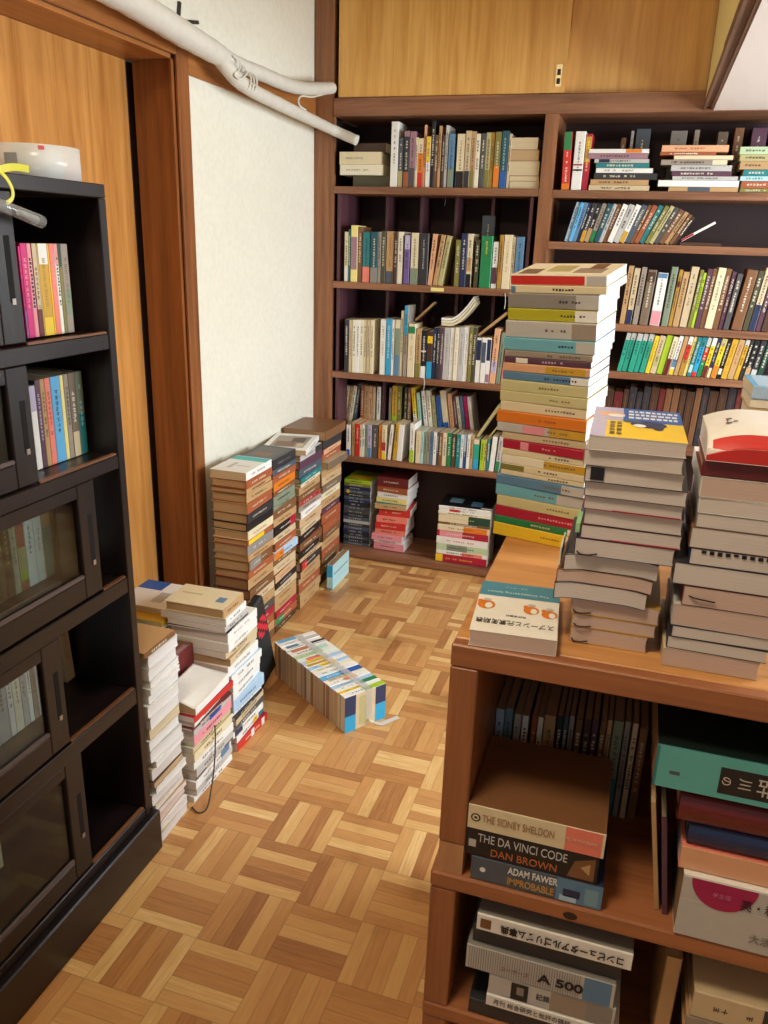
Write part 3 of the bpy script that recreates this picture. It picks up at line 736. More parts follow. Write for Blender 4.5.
rows = [
 (346, 350, 425, 'white', {'b': [(0, .2, 'blue')]}), (351.5, 354.5, 422.5, 'tan'), (354.8, 359, 424, 'red'), (359.3, 361.5, 425, 'cream'), (361.8, 364.1, 425, 'white'), (364.4, 367, 425, 'grey green'),
 (367.2, 371, 425, 'lilac', {'b': [(0, .3, 'steel blue')]}), (371.5, 377.2, 425, 'dark grey'), (378, 381, 425.5, 'orange'), (381.2, 385.4, 425.5, 'cream', {'b': [(.25, .5, 'crimson'), (0, .2, 'yellow')], 't': 'olive'}),
 (387.2, 390.4, 425, 'white', {'lean': 4}), (392.2, 395.6, 424, 'mustard', {'lean': 4}), (396.2, 401, 425, 'white', {'lean': 3, 't': None}),
 (408.8, 413.3, 424, 'white', {'b': [(0, .33, 'lime')]}), (415, 419.7, 431, 'cream', {'t': 'tan'}), (420, 422.7, 431, 'pale teal'), (423, 425.7, 432, 'grey green'), (426, 429, 432, 'warm grey'),
 (429.3, 432, 432.5, 'steel blue'), (432.2, 435.3, 432.5, 'white'), (435.5, 437.5, 432.5, 'slate'), (437.7, 441.1, 433, 'brown'), (441.4, 445.6, 433, 'cream'), (445.9, 450, 433, 'green', {'t': 'white'}),
 (450.4, 454.6, 434, 'dark olive'), (454.9, 459, 434.5, 'teal', {'t': 'pale teal'}), (459.2, 462, 435, 'white'), (462.2, 465.1, 435, 'blue', {'b': [(.5, 1, 'pale blue')]}), (465.4, 468.4, 435, 'white'),
 (468.6, 471.6, 436, 'tan'), (472, 477.6, 440, 'sea green', {'b': [(0, .35, 'cyan'), (.85, 1, 'cream')], 't': None}), (479, 482.8, 440, 'olive', {'s': 'lime'}), (483, 485.4, 440, 'pale yellow'), (485.6, 488, 440, 'teal'),
 (488.4, 493.2, 437, 'white', {'lean': 3, 't': None}), (494.2, 498.5, 437, 'pale grey', {'lean': 4, 'b': [(0, .3, 'green')]}),
]
shelf_row(rows, YS, 0.466, T, g)
T = 'back row, fourth shelf'; g = 'back row of books on the fourth shelf of the left bay'
YR = 3.242; zr = 0.5635
rows = [
 (341, 344.2, 386, 'cream', {'lean': 8}), (344.6, 347.2, 386, 'tan', {'lean': 8}), (347.6, 351, 386, 'pale cream', {'lean': 8}), (351.9, 354.6, 384.5, 'slate', {'lean': 8}),
 (360, 363.4, 385.5, 'rust'), (363.7, 367.9, 386, 'tan'), (368.2, 371.6, 386.5, 'peach'), (371.8, 374.4, 387, 'beige', {'t': 'rust', 'd': .09}), (376, 379.6, 387, 'white'),
 (388, 390.4, 388, 'warm grey'), (391, 396, 386, 'mustard', {'b': [(0, .35, 'lime')]}), (396.3, 400, 386.5, 'olive'), (403, 406, 388, 'dark olive'), (406.3, 409.6, 388, 'brown'),
 (414.4, 417.8, 388, 'yellow', {'b': [(0, .42, 'white')], 'lean': -7}), (419.2, 422.2, 393, 'mint', {'lean': -7, 't': 'teal'}), (424.8, 428.7, 391, 'white', {'lean': -8}), (429.4, 433.3, 391, 'pale cream', {'lean': -8}),
 (434.4, 438, 396, 'khaki', {'lean': -8}), (438.8, 443.2, 396, 'blue', {'lean': -8, 't': 'navy'}), (444.2, 450, 391, 'cream', {'lean': -9, 'b': [(.02, .3, 'blue')], 't': None}), (451.2, 455.4, 394, 'peach', {'lean': -9}),
 (456.2, 459, 397, 'plum', {'lean': -9}), (459.8, 463.2, 397, 'pale cream', {'lean': -10}), (464, 466.6, 397, 'steel blue', {'lean': -10}), (467.4, 470.4, 397, 'magenta', {'lean': -10, 'p': 'white'}), (471.2, 475, 397, 'white', {'lean': -10, 't': None}),
]
shelf_row(rows, YR, zr, T, g, depth=.12, zmax=.793)
slanted(478.5, 437.5, 501, 406, YS + .03, .012, .10, 'khaki', 'grey-green paperback slanting steeply across the gap above the fourth shelf front row', g)
slanted(489, 438.5, 503, 421, YS + .06, .006, .08, 'pale yellow', 'thin yellow booklet slanting below the grey-green one, fourth shelf', g)
# three piles on the floor board of the left bay
g = 'piles on the bottom board of the bookcase'
ch = ['navy', 'slate', 'charcoal', 'slate', 'navy', 'charcoal', 'slate', 'dark grey', 'charcoal', 'slate', 'pale grey', 'charcoal', 'slate', 'navy', 'charcoal', 'slate', 'charcoal', 'slate']
lay = [('lime', 10, {'art': [(.1, .5, .1, .9, 'yellow')], 'l': 'lime green magazine on top of the dark pile, bottom board of the bookcase'}), ('olive', 8)] + [(c, R.uniform(7, 11), {'t': 'pale grey'} | ({'b': [(.8, .9, 'yellow')]} if i == 1 else {})) for i, c in enumerate(ch)]
pile(lay, -1.163, -1.040, 3.178, 3.33, .036, zat(480, -1.10, 3.178), -90, 'dark spines, bottom board', g, jit=.002, yaw=.8, pages='white', kind='m')
lay = [('maroon', 22), ('rust', 14), ('white', 12, {'art': [(.0, .85, .1, .62, 'maroon')], 'l': 'white book with maroon cover picture in the red pile, bottom board'}), ('pale yellow', 12),
       ('tan', 12, {'dx': -.012, 'D': .16, 'art': [(.03, .97, .03, .97, 'teal')], 'l': 'tan-edged book with teal cover jutting from the red pile'}), ('red', 18, {'dx': .008}), ('salmon', 16), ('red', 16, {'s': 'red'}), ('salmon', 12),
       ('pink', 16, {'dx': -.010}), ('white', 5), ('pink', 18)]
pile(lay, -1.013, -.873, 3.168, 3.31, .036, zat(478, -.94, 3.168), -90, 'red pile, bottom board', g, jit=.006, yaw=5, pages='white', lean=(.012, 0))
lay = [('black', 9, {'s': 'white', 'art': [(.2, .6, .2, .42, 'steel blue'), (.35, .75, .6, .85, 'dusty blue'), (.05, .15, .0, .2, 'white')], 'l': 'black-covered magazine with white spine on top of the wide pile, bottom board'}), ('white', 8, {'b': [(.6, .8, 'red')]}), ('pale cream', 7),
       ('cream', 26, {'b': [(0, .42, 'dark green')], 't': 'beige'}), ('brown', 7), ('cream', 18, {'b': [(.05, .5, 'orange')], 't': 'brown'}), ('red', 20, {'b': [(.5, .95, 'pink')], 's': 'crimson'}),
       ('white', 22, {'t': 'red'}), ('pale green', 20, {'b': [(.4, .8, 'grey green')]}), ('white', 12, {'b': [(.1, .5, 'salmon')]}), ('crimson', 24, {'b': [(.86, 1, 'yellow')], 't': 'yellow'})]
pile(lay, -.72, -.497, 3.138, 3.30, .036, zat(507.5, -.62, 3.138), -90, 'wide pile, bottom board', g, jit=.003, yaw=1.5, pages='white', kind='m')

# ================================================================== books on the shelves of the right bay
T = 'top shelf, right bay'; g = 'books on the top shelf of the right bay'
rows = [
 (561, 568.9, 132, 'red', {'lean': -2, 'b': [(.69, 1, 'green'), (0, .11, 'orange')], 't': 'white', 'tz': (.13, .66), 'l': 'red paperback with green head and orange foot beside the bookcase divider'}),
 (570.4, 580.4, 131.5, 'white', {'b': [(.42, .45, 'crimson'), (.33, .36, 'black')], 't': 'black'}), (581, 587, 134, 'crimson', {'b': [(.5, .95, 'mustard')], 't': 'pale yellow'}),
]
shelf_row(rows, YS, 1.534, T, g)
def lying(seq, Y, zs, place, group, depth=.13):
    z = zs
    for i, (u0, u1, va, vb, c, o) in enumerate(seq):           # from the bottom up
        xa, xb = xr(u0, u1, Y, z); zt = zat(va, (xa + xb) / 2, Y); t = max(zt - z - .0006, .006)
        bands = o.get('b', ()); cw, ex = desc(c, bands)
        n = len(seq) - i
        book('p', t, xb - xa, depth, c, flat((xa + xb) / 2, Y + depth / 2, z + .0003, t, xb - xa, depth, -90), f"{cw} book{ex}, {ORD[n] + ' from top' if n > 1 else 'topmost'} of {place}", group,
             bands=bands, title=o.get('t', 'black' if sum(PAL[c]) > 330 else 'pale cream'), pages=o.get('p', 'cream'), spine=o.get('s'))
        z += t + .0007
s = lambda x: 550 + x / 6.98
t_ = lambda y: 115 + y / 6.98
lying([(s(268), s(690), t_(490), 0, 'beige', {}), (s(280), s(685), t_(450), 0, 'tan', {}), (s(305), s(745), t_(405), 0, 'charcoal', {}), (s(320), s(715), t_(370), 0, 'white', {'t': 'grey'}), (s(320), s(690), t_(335), 0, 'teal', {}),
       (s(310), s(690), t_(306), 0, 'pale grey', {'b': [(.72, .92, 'navy')]}), (s(265), s(680), t_(266), 0, 'purple', {'s': 'mauve'}), (s(272), s(690), t_(236), 0, 'white', {'b': [(.12, .38, 'orange')], 't': None})],
      YS, 1.534, 'lying pile beside crimson spine', g)
s = lambda x: 650 + x / 6.508
t_ = lambda y: 115 + y / 6.508
lying([(s(118), s(570), t_(468), 0, 'tan', {'b': [(.4, .72, 'slate')], 't': None}), (s(50), s(575), t_(425), 0, 'pale green', {'s': 'white', 't': None}), (s(145), s(570), t_(398), 0, 'pale grey', {}), (s(140), s(530), t_(366), 0, 'plum', {}),
       (s(135), s(530), t_(326), 0, 'lilac', {'s': 'pale grey'}), (s(70), s(500), t_(290), 0, 'warm grey', {'b': [(0, .22, 'cream')]}), (s(155), s(540), t_(262), 0, 'cream', {'t': None}), (s(65), s(430), t_(240), 0, 'rust', {}), (s(75), s(510), t_(195), 0, 'peach', {'t': 'rust'})],
      YS, 1.534, 'middle lying pile, right bay', g)
lying([(s(582), s(830), t_(478), 0, 'olive', {}), (s(590), s(830), t_(430), 0, 'rust', {}), (s(585), s(830), t_(398), 0, 'pale teal', {}), (s(605), s(830), t_(355), 0, 'teal', {}), (s(583), s(800), t_(300), 0, 'tan', {}), (s(583), s(830), t_(256), 0, 'khaki', {}), (s(583), s(830), t_(205), 0, 'pale green', {})],
      YS, 1.534, 'last lying pile, right bay', g)
rows = [(615, 620, 138, 'brown'), (624, 627, 131, 'pale grey'), (629, 643, 129, 'slate', {'k': 'h'}), (663, 679, 131, 'grey', {'k': 'h'}), (686, 691, 130, 'warm grey'), (709, 719, 132, 'grey brown', {'k': 'h'}), (725, 734, 128, 'brown', {'k': 'h'}), (742, 757, 128, 'plum', {'k': 'h'}), (760, 768, 128, 'charcoal')]
shelf_row([(a, b_, v, c, (x[0] if x else {}) | {'l': f'{c} book standing in the shade behind the lying piles, {ORD[i + 1]} from divider'}) for i, (a, b_, v, c, *x) in enumerate(rows)], YS + .145, 1.534, 'behind the piles', g, depth=.10)
T = 'second shelf, right bay'; g = 'slanting books on the second shelf of the right bay'
bx = [40, 58, 75, 92, 108, 128, 150, 172, 195, 212, 232, 258, 285, 310, 335, 352, 375, 400, 420, 440, 462, 488, 510, 528, 543]
cs = [('pale blue', {}), ('sky blue', {}), ('steel blue', {}), ('navy', {}), ('charcoal', {'b': [(0, .3, 'mustard')], 't': 'white'}), ('black', {'b': [(0, .35, 'tan')], 't': 'white'}), ('warm grey', {'b': [(0, .3, 'green')], 't': 'black'}), ('dark teal', {}), ('pale grey', {}), ('brown', {}),
      ('white', {}), ('pale grey', {}), ('white', {'b': [(0, .3, 'mustard')]}), ('slate', {}), ('brown', {}), ('rust', {}), ('teal', {}), ('olive', {}), ('khaki', {}), ('dark grey', {}), ('brown', {}), ('tan', {}), ('brown', {}), ('dark brown', {})]
rows = []
for i, (c, o) in enumerate(cs):
    u0, u1 = 555 + bx[i] / 4.518, 555 + bx[i + 1] / 4.518
    f = i / (len(cs) - 1)
    rows.append((u0, u1, 202.5 + 5 * f + (10 * max(0, f - .8) * 5 if f > .8 else 0), c, o | {'lean': 13 + 17 * f ** 1.5}))
shelf_row(rows, YS, 1.359, T, g)
xa, xb = xr(679.5, 721, YS, 1.359)
book('p', .010, xb - xa, .1, 'dark brown', flat((xa + xb) / 2, YS + .05, 1.3594, .010, xb - xa, .1, -90), 'dark brown book lying flat at the open end of the slanting row', g)
slanted(682, 241.5, 716, 223.5, YS, .008, .1, 'white', 'thin white booklet with red lower end propped on the slanting row', g, bands=[(0, .36, 'crimson')])
T = 'third shelf, right bay'; g = 'old books on the third shelf of the right bay'
rows = [
 (619, 624, 266, 'tan', {'lean': 3}), (625, 630.6, 268.5, 'beige', {'lean': 3, 'b': [(0, .26, 'navy')]}), (632, 637, 267.5, 'warm grey', {'lean': 3}), (638.5, 647, 270, 'grey brown', {'lean': 3, 'b': [(.78, .96, 'dark brown')], 'k': 'h'}),
 (649, 659, 273, 'white', {'lean': 2.5, 'b': [(.01, .28, 'pink'), (.9, .99, 'steel blue')], 'tz': (.35, .88), 'l': 'white paperback with pink foot and blue oval among old brown books'}), (660.6, 667, 267, 'grey green', {'lean': 3, 'k': 'h'}),
 (667.6, 671.3, 270, 'ochre', {'lean': 4, 'b': [(.7, .8, 'maroon')]}), (672, 678, 272, 'brown', {'lean': 4, 's': 'tan'}), (679, 686.3, 267, 'beige', {'lean': 4, 't': 'dark brown'}), (687, 690.2, 270, 'olive', {'lean': 5}), (690.5, 693.5, 273, 'lime', {'lean': 5}),
 (694, 698.6, 269, 'plum', {'lean': 5}), (699, 703.6, 269, 'brown', {'lean': 5}), (704, 711.6, 268, 'cream', {'lean': 5, 't': 'brown'}), (712, 717.2, 269, 'brown', {'lean': 5}), (717.8, 722.1, 272, 'plum', {'lean': 5.5}), (722.6, 728, 274, 'dark grey', {'lean': 6}),
 (730.5, 741, 270, 'rust', {'lean': 6.5, 'k': 'h', 's': 'brown'}), (741.8, 747, 271, 'dark olive', {'lean': 6.5}), (748, 754.2, 268, 'beige', {'lean': 6.5, 'b': [(0, .42, 'navy')]}), (755, 760, 270, 'plum', {'lean': 6.5}), (760.6, 768, 270, 'dark brown', {'lean': 6.5}),
]
shelf_row(rows, YS, 1.080, T, g, depth=.12)
T = 'fourth shelf, right bay'; g = 'colourful paperbacks on the fourth shelf of the right bay'
hd = [(.82, 1, 'pale grey')]
rows = [
 (616.5, 620.8, 333, 'sea green', {'b': hd}), (621.3, 626.3, 333, 'sea green', {'b': hd}), (627, 632.8, 333, 'sea green', {'b': hd}), (633.2, 638, 333.5, 'sea green', {'b': hd}), (638.6, 644, 333.5, 'sea green', {'b': hd}),
 (644.5, 649, 336, 'yellow', {'t': 'ochre'}), (649.5, 655.2, 336, 'beige', {'b': [(.2, .5, 'khaki')], 't': 'dark brown'}), (655.8, 662, 335, 'lime', {'t': None}), (662.5, 667.5, 337, 'cream', {'b': [(0, .42, 'maroon')]}), (668, 672.6, 336, 'white', {'b': [(.0, .15, 'yellow'), (.2, .4, 'steel blue')]}),
 (673, 677.2, 336, 'tan', {'t': 'orange'}), (677.6, 682.2, 336, 'ochre', {'b': [(.42, .78, 'red'), (.8, 1, 'white')]}), (682.5, 685.8, 337, 'pale yellow'), (686.2, 690.2, 337, 'teal', {'b': [(.1, .3, 'pale teal')]}), (690.6, 695.4, 337, 'cyan', {'b': [(0, .12, 'red'), (.75, 1, 'teal')]}),
 (695.8, 700.2, 337, 'green', {'b': [(.42, .75, 'red'), (.78, 1, 'pale grey')]}), (700.8, 705.4, 337, 'yellow', {'b': [(0, .3, 'maroon'), (.8, 1, 'white')]}), (705.9, 709.3, 338, 'navy', {'b': [(0, .25, 'cream')]}), (709.8, 715.2, 338, 'yellow', {'b': [(0, .32, 'orange'), (.8, 1, 'khaki')]}),
 (715.8, 719.7, 338, 'black', {'b': [(.1, .25, 'white')]}), (720.2, 726, 339, 'mustard', {'t': 'ochre'}), (726.5, 732.5, 339, 'brown', {'s': 'tan', 't': 'rust'}), (733, 737.6, 339, 'mustard', {'b': [(.85, 1, 'pale grey')]}), (738.2, 741.4, 340, 'charcoal'),
 (741.9, 747.2, 340, 'black', {'b': [(0, .33, 'tan')]}), (748, 753.8, 340, 'charcoal', {'b': [(.1, .28, 'pale grey')]}), (754.6, 760, 340, 'dark green'),
]
shelf_row([(a, b_, v, c, (x[0] if x else {}) | {'lean': 8.5}) for a, b_, v, c, *x in rows], YS, 0.907, T, g, depth=.10, zmax=1.0525)
T = 'fifth shelf, right bay'; g = 'dark bound volumes on the fifth shelf of the right bay'
rows = []
u = 600.0
for i in range(18):
    w_ = R.uniform(5.5, 9.5); rows.append((u, u + w_ - .5, 387 + R.uniform(0, 7), R.choice(['brown', 'dark brown', 'maroon', 'dark brown', 'charcoal', 'dark brown']), {'k': 'h', 'lean': 2, 't': 'brown'})); u += w_
shelf_row(rows, YS + .06, 0.640, T, g, depth=.13)

# ================================================================== dark glazed bookcase in front of the door
XD = -0.912; YE = 1.265; YN = 0.30
db = empty('glazed_bookcase', (XD, 0.8, 0)); tag(db, 'tall black-stained bookcase with sliding glass doors standing before the door', 'bookcase')
XBK = -1.236
TZ = [1.395, 1.150, 0.925, 0.670, 0.414, 0.128]          # rail centres
keep(boxobj('side_panel', (XBK, YE - .020, 0.105), (XD, YE, 1.392), EBONY_Z, bev=.0015), db)
keep(boxobj('side_panel', (XBK, YN, 0.105), (XD, YN + .02, 1.392), EBONY_Z, bev=.0015), db)
keep(boxobj('top_board', (XBK, YN, 1.3925), (XD, YE, 1.415), EBONY, bev=.0015), db)
keep(boxobj('plinth', (XBK, YN, 0.0), (XD + .014, YE + .014, 0.1045), EBONY, bev=.003), db)
ENDS = [1.042, 1.036, 1.172, 1.041, 1.066]
rails = [(1.136, 1.164), (0.912, 0.938), (0.654, 0.686), (0.397, 0.431), (0.1055, 0.128)]
for a, z in rails:
    keep(boxobj('shelf', (XBK + .012, YN + .0205, a), (XD - .001, YE - .0205, z), EBONY, bev=.0015), db)
    keep(boxobj('door_track', (XD - .012, ENDS[rails.index((a, z))] + .002, z + .0002), (XD - .004, YE - .021, z + .0035), SILLW), db)
for i, (a, z) in enumerate(rails):
    top = 1.392 if i == 0 else rails[i - 1][0]
    keep(boxobj('back_panel', (XBK, YN + .0205, z + .0005), (XBK + .011, YE - .0205, top - .0005), RAWWOOD if i == 4 else INNER), db)
GL = glassy('cabinet_glass', (0.76, 0.82, 0.81), 0.10, 0.05)
def sliding_door(y0, y1, z0, z1, x1, pull=True, sw=0.048):
    r = MB(); x0 = x1 - .016
    tr = .026; br = .042
    r.box((x0, y0, z0), (x1, y0 + sw, z1), EBONY_Z, .002); r.box((x0, y1 - sw, z0), (x1, y1, z1), EBONY_Z, .002)
    r.box((x0, y0 + sw, z1 - tr), (x1, y1 - sw, z1), EBONY, .002); r.box((x0, y0 + sw, z0), (x1, y1 - sw, z0 + br), EBONY, .002)
    d = r.build('sliding_door'); keep(d, db)
    gp = boxobj('glass_pane', (x0 + .006, y0 + sw, z0 + br), (x0 + .009, y1 - sw, z1 - tr), GL); gp.parent = d
    bd = boxobj('bevel_highlight', (x0 + .0095, y0 + sw + .0005, z0 + br + .0002), (x1 - .001, y1 - sw - .0005, z0 + br + .006), paint((96, 84, 84), 0.35, 0.05, name='highlight_grey')); bd.parent = d  # pale strip painting the highlight along the bottom rail's bevel
    if pull:
        zc = (z0 + z1) / 2; hh = min(.05, (z1 - z0) * .22)
        q = MB(); q.box((x1 - .0015, y1 - .026, zc - hh), (x1 + .0006, y1 - .013, zc + hh), paint((10, 8, 9), 0.9, 0.0, name='recess'), .001)
        q.box((x1 + .0006, y1 - .022, zc - hh - .003), (x1 + .0016, y1 - .015, zc - hh + .006), paint((170, 158, 150), 0.35, 0.0, metal=0.5, name='worn_metal'))
        p = q.build('finger_pull'); p.parent = d
ends = [1.042, 1.036, 1.172, 1.041, 1.066]
for i, (a, z) in enumerate(rails):
    top = (1.392 if i == 0 else rails[i - 1][0]) - .001
    ye = ends[i]
    sliding_door(ye - .46, ye, z + .004, top, XD - .004)
    rear = {2: 1.136}.get(i, ye - .10)
    sliding_door(YN + .022, min(rear, YN + .022 + .48) if i != 2 else rear, z + .004, top, XD - .024, pull=False)

def tier_row(rows, X, zs, place, group, depth=.12, flipcount=1):
    """rows along the dark bookcase, spines to +X: (y0, y1, height, colour, opts)."""
    for i, r in enumerate(rows):
        y0, y1, h, c = r[:4]; o = r[4] if len(r) > 4 else {}
        w = y1 - y0 - .0008
        k = o.get('k', 'p'); bands = o.get('b', ()); cw, ex = desc(c, bands)
        xx = X + o.get('dx', 0)
        mw = frame((xx, y0 + .0004, zs), (0, 1, 0), (-1, 0, 0), (0, 0, 1))
        if o.get('lean'): mw = Matrix.Translation((xx, y0, zs)) @ Matrix.Rotation(rad(o['lean']), 4, 'X') @ Matrix.Translation((-xx, -y0, -zs)) @ mw
        book(k, w, h, o.get('d', depth), c, mw, o.get('l') or f"{cw} {KIND[k][1]}{ex}, {ORD[i + 1]} from sliding door, {place}", group, bands=bands,
             title=o.get('t', 'black' if sum(PAL[c]) > 330 else 'pale cream'), pages=o.get('p', 'cream'), spine=o.get('s'))
def ys(crop0, scale, xs, zpx, X, zs):
    """y positions on the plane x = X of crop columns xs seen along the foot line."""
    out = []
    for x in xs:
        a, b_ = 0.2, 1.4; u = crop0 + x / scale
        for _ in range(50):
            m = (a + b_) / 2
            if uv_of((X, m, zs))[0] < u: a = m
            else: b_ = m
        out.append((a + b_) / 2)
    return out
# tier 1
X1, z1 = -.958, 1.1675
yy = ys(0, 8.084, [222, 240, 290, 325, 366, 372, 448, 460, 500, 528, 552, 606], 0, X1, z1)
hz = zat(243.5, X1, yy[5]) - z1
rows = []
dat = [('magenta', {'b': [(0, .35, 'purple')]}), ('magenta', {'t': 'pink'}), ('pink', {'s': 'pink'}), ('maroon', {'b': [(.3, 1, 'beige')], 't': 'maroon'}), ('pale yellow', {'t': None}), ('mustard', {'b': [(.78, 1, 'white'), (0, .2, 'yellow')], 't': 'ochre'}), ('yellow', {'t': None}),
       ('salmon', {'t': 'pink'}), ('white', {'b': [(.78, 1, 'pink')], 't': 'slate'}), ('olive', {'b': [(.75, 1, 'dark green')], 't': None}), ('warm grey', {'b': [(.2, .5, 'grey green')], 't': 'grey brown'})]
for i, (c, o) in enumerate(dat):
    rows.append((yy[i], yy[i + 1], hz * (1.0 if i else .97), c, o))
tier_row(rows, X1, z1, 'top tier of glass bookcase', 'paperbacks in the top tier of the glazed bookcase', depth=.13)
# tier 2
X2, z2 = -.972, 0.9395
yy = ys(0, 5.908, [222, 258, 285, 312, 344, 397, 418, 445, 484, 524], 0, X2, z2)
hz = zat(377.5, X2, yy[4]) - z2
dat = [('white', {'b': [(.7, 1, 'lilac')], 't': None}), ('slate', {'s': 'plum', 't': 'lilac'}), ('tan', {}), ('salmon', {'t': 'rust'}), ('sky blue', {'t': 'navy'}), ('cream', {'s': 'pale yellow', 't': None}), ('warm grey', {}), ('grey brown', {'b': [(.0, .3, 'beige')]}), ('grey green', {'b': [(0, .5, 'teal')], 't': 'pale teal'})]
rows = [(yy[i], yy[i + 1], hz * (.95 if i < 1 else 1), c, o) for i, (c, o) in enumerate(dat)]
tier_row(rows, X2, z2, 'second tier of glass bookcase', 'paperbacks in the second tier of the glazed bookcase', depth=.12)
a_ = zat(366, X2 - .13, yy[7]) - z2
book('s', .024, a_, .11, 'grey brown', frame((X2 - .1215, yy[7] - .004, z2), (0, 1, 0), (-1, 0, 0), (0, 0, 1)), 'tall grey-brown slipcase behind the second tier paperbacks of glazed bookcase', None, title=None)
book('s', .10, a_ * .985, .025, 'dark brown', frame((X2 - .1225, yy[7] - .106, z2), (0, 1, 0), (-1, 0, 0), (0, 0, 1)), 'dark brown case standing behind the blue and salmon paperbacks, second tier', None, title=None)
# tier 3, behind the glass
X3, z3 = -1.055, 0.6865
yy = ys(0, 6.83, [-120, -70, -20, 20, 58, 112, 152, 208, 268, 322, 385, 435], 0, X3, z3)
dat = [('grey brown', {}), ('beige', {}), ('pale grey', {'t': 'grey'}), ('pale grey', {'b': [(.55, 1, 'khaki')], 't': None}), ('charcoal', {}), ('pale cream', {'t': 'olive'}), ('khaki', {'b': [(.45, .95, 'crimson'), (0, .1, 'rust'), (.1, .2, 'lime')], 't': None}), ('white', {'t': 'black'}), ('white', {'t': 'grey'}), ('tan', {'b': [(0, .55, 'teal')], 't': None}), ('pale blue', {'s': 'pale grey', 't': None})]
rows = [(yy[i], yy[i + 1], .19, c, o) for i, (c, o) in enumerate(dat)]
tier_row(rows, X3, z3, 'third tier behind glass', 'books behind the glass of the third tier', depth=.13)
# tier 4
X4, z4 = -1.03, 0.4315
yy = ys(0, 4.517, [-120, -85, -50, -15, 5, 55, 80, 115, 140, 160, 180, 205], 0, X4, z4)
rows = [(yy[i], yy[i + 1], .172 + .006 * (i % 3), ['pale grey', 'beige', 'pale cream', 'white', 'pale grey', 'white', 'pale cream', 'pale grey', 'white', 'warm grey', 'pale grey'][i], {'t': 'grey brown'}) for i in range(11)]
tier_row(rows, X4, z4, 'fourth tier behind glass', 'white-spined books behind the glass of the fourth tier', depth=.12)
yl = ys(0, 5.12, [345, 388], 0, -1.06, .4315)
tier_row([(yl[0], yl[1], .155, 'beige', {'t': 'tan', 'lean': 4, 'l': 'single beige paperback standing alone in the open fourth tier of glazed bookcase'})], -1.06, .4325, '', None, depth=.105)
# tier 5: papers
o = boxobj('card_slip', (-1.045, 1.115, .4316), (-1.033, 1.135, .4328), cover_mat('white')); tag(o, 'tiny white paper slip on the open fourth tier of glazed bookcase', 'paper')
rows = [(0.62, 0.65, .19, 'grey brown', {'lean': 6}), (0.67, 0.70, .20, 'beige', {'lean': 5}), (0.76, 0.79, .19, 'tan', {'lean': 14}), (0.86, 0.895, .20, 'khaki', {'lean': 16}), (0.975, 1.005, .20, 'beige', {'lean': 0, 'k': 'h'})]
tier_row(rows, -1.08, .1290, 'lowest tier behind glass', 'old books behind the glass of the lowest tier', depth=.12)

# things on top of it
def ring_mesh(name, c, r0, r1, h, m, n=48, parent=None):
    b = MB(); k = b.mi(m); base = len(b.v)
    for rr, z in ((r1, 0), (r1, h), (r0, h), (r0, 0)):
        for i in range(n): b.v.append((c[0] + rr * math.cos(2 * math.pi * i / n), c[1] + rr * math.sin(2 * math.pi * i / n), c[2] + z))
    for s in range(4):
        for i in range(n):
            j = (i + 1) % n; t = (s + 1) % 4
            b.f.append((s * n + i, s * n + j, t * n + j, t * n + i)); b.m.append(k); b.sm.append(s in (0, 2))
    return b.build(name, parent)
pa, pb_ = onx(5, 172, -1.0), onx(82, 181, -1.0)
cx, cy = -1.006, 1.148 - .068
cx, cy = -.985, 1.190
TAPE = glassy('packing_tape', (0.93, 0.95, 0.97), 0.10, 0.15, white=0.5)
tr_ = empty('tape_roll', (cx, cy, 1.4153)); tag(tr_, 'wide roll of clear packing tape lying on the glazed bookcase top', 'tape roll')
q = ring_mesh('tape_winding', (0, 0, 0.0003), .0385, .067, .050, TAPE, parent=tr_)
q = ring_mesh('cardboard_core', (0, 0, 0.0),   .035, .0383, .0505, paint((214, 206, 190), 0.7, 0.05, name='core'), parent=tr_)
b = MB(); n = 8
def patch(a0, a1, z0, z1, m, rr=.0673):
    for i in range(n):
        p = [rad(a0 + (a1 - a0) * (i + t) / n) for t in (0, 1)]
        b.face([(rr * math.cos(p[0]), rr * math.sin(p[0]), z0), (rr * math.cos(p[1]), rr * math.sin(p[1]), z0), (rr * math.cos(p[1]), rr * math.sin(p[1]), z1), (rr * math.cos(p[0]), rr * math.sin(p[0]), z1)], m)
patch(-96, -76, .012, .036, paint((136, 136, 138), 0.5, 0.05, name='label_grey')); b.build('grey_label', tr_); b = MB()
patch(-133, -106, .008, .046, paint((226, 222, 190), 0.5, 0.05, name='label_cream')); b.build('cream_label', tr_); b = MB()
patch(-48, -40, .042, .048, paint((196, 84, 90), 0.5, 0.05, name='label_red')); q = b.build('red_label', tr_)
# clear plastic bottle at the very edge
bt = empty('plastic_bottle', (-1.05, 1.028, 1.4153)); tag(bt, 'clear grey plastic bottle beside the tape roll, cut by the picture edge', 'bottle')
b = MB(); PL = glassy('clear_plastic', (0.86, 0.9, 0.9), 0.1, 0.08, white=0.3)
b.tube([(0, 0, 0), (0, 0, .005), (0, 0, .08), (0, 0, .105), (0, 0, .125), (0, 0, .14)], [.030, .034, .034, .030, .015, .013], PL, 24); b.build('bottle_body', bt)
b = MB(); b.tube([(0, 0, .1405), (0, 0, .158)], [.0155, .0155], paint((200, 204, 204), 0.5, 0.03, name='cap'), 20); b.build('bottle_cap', bt)
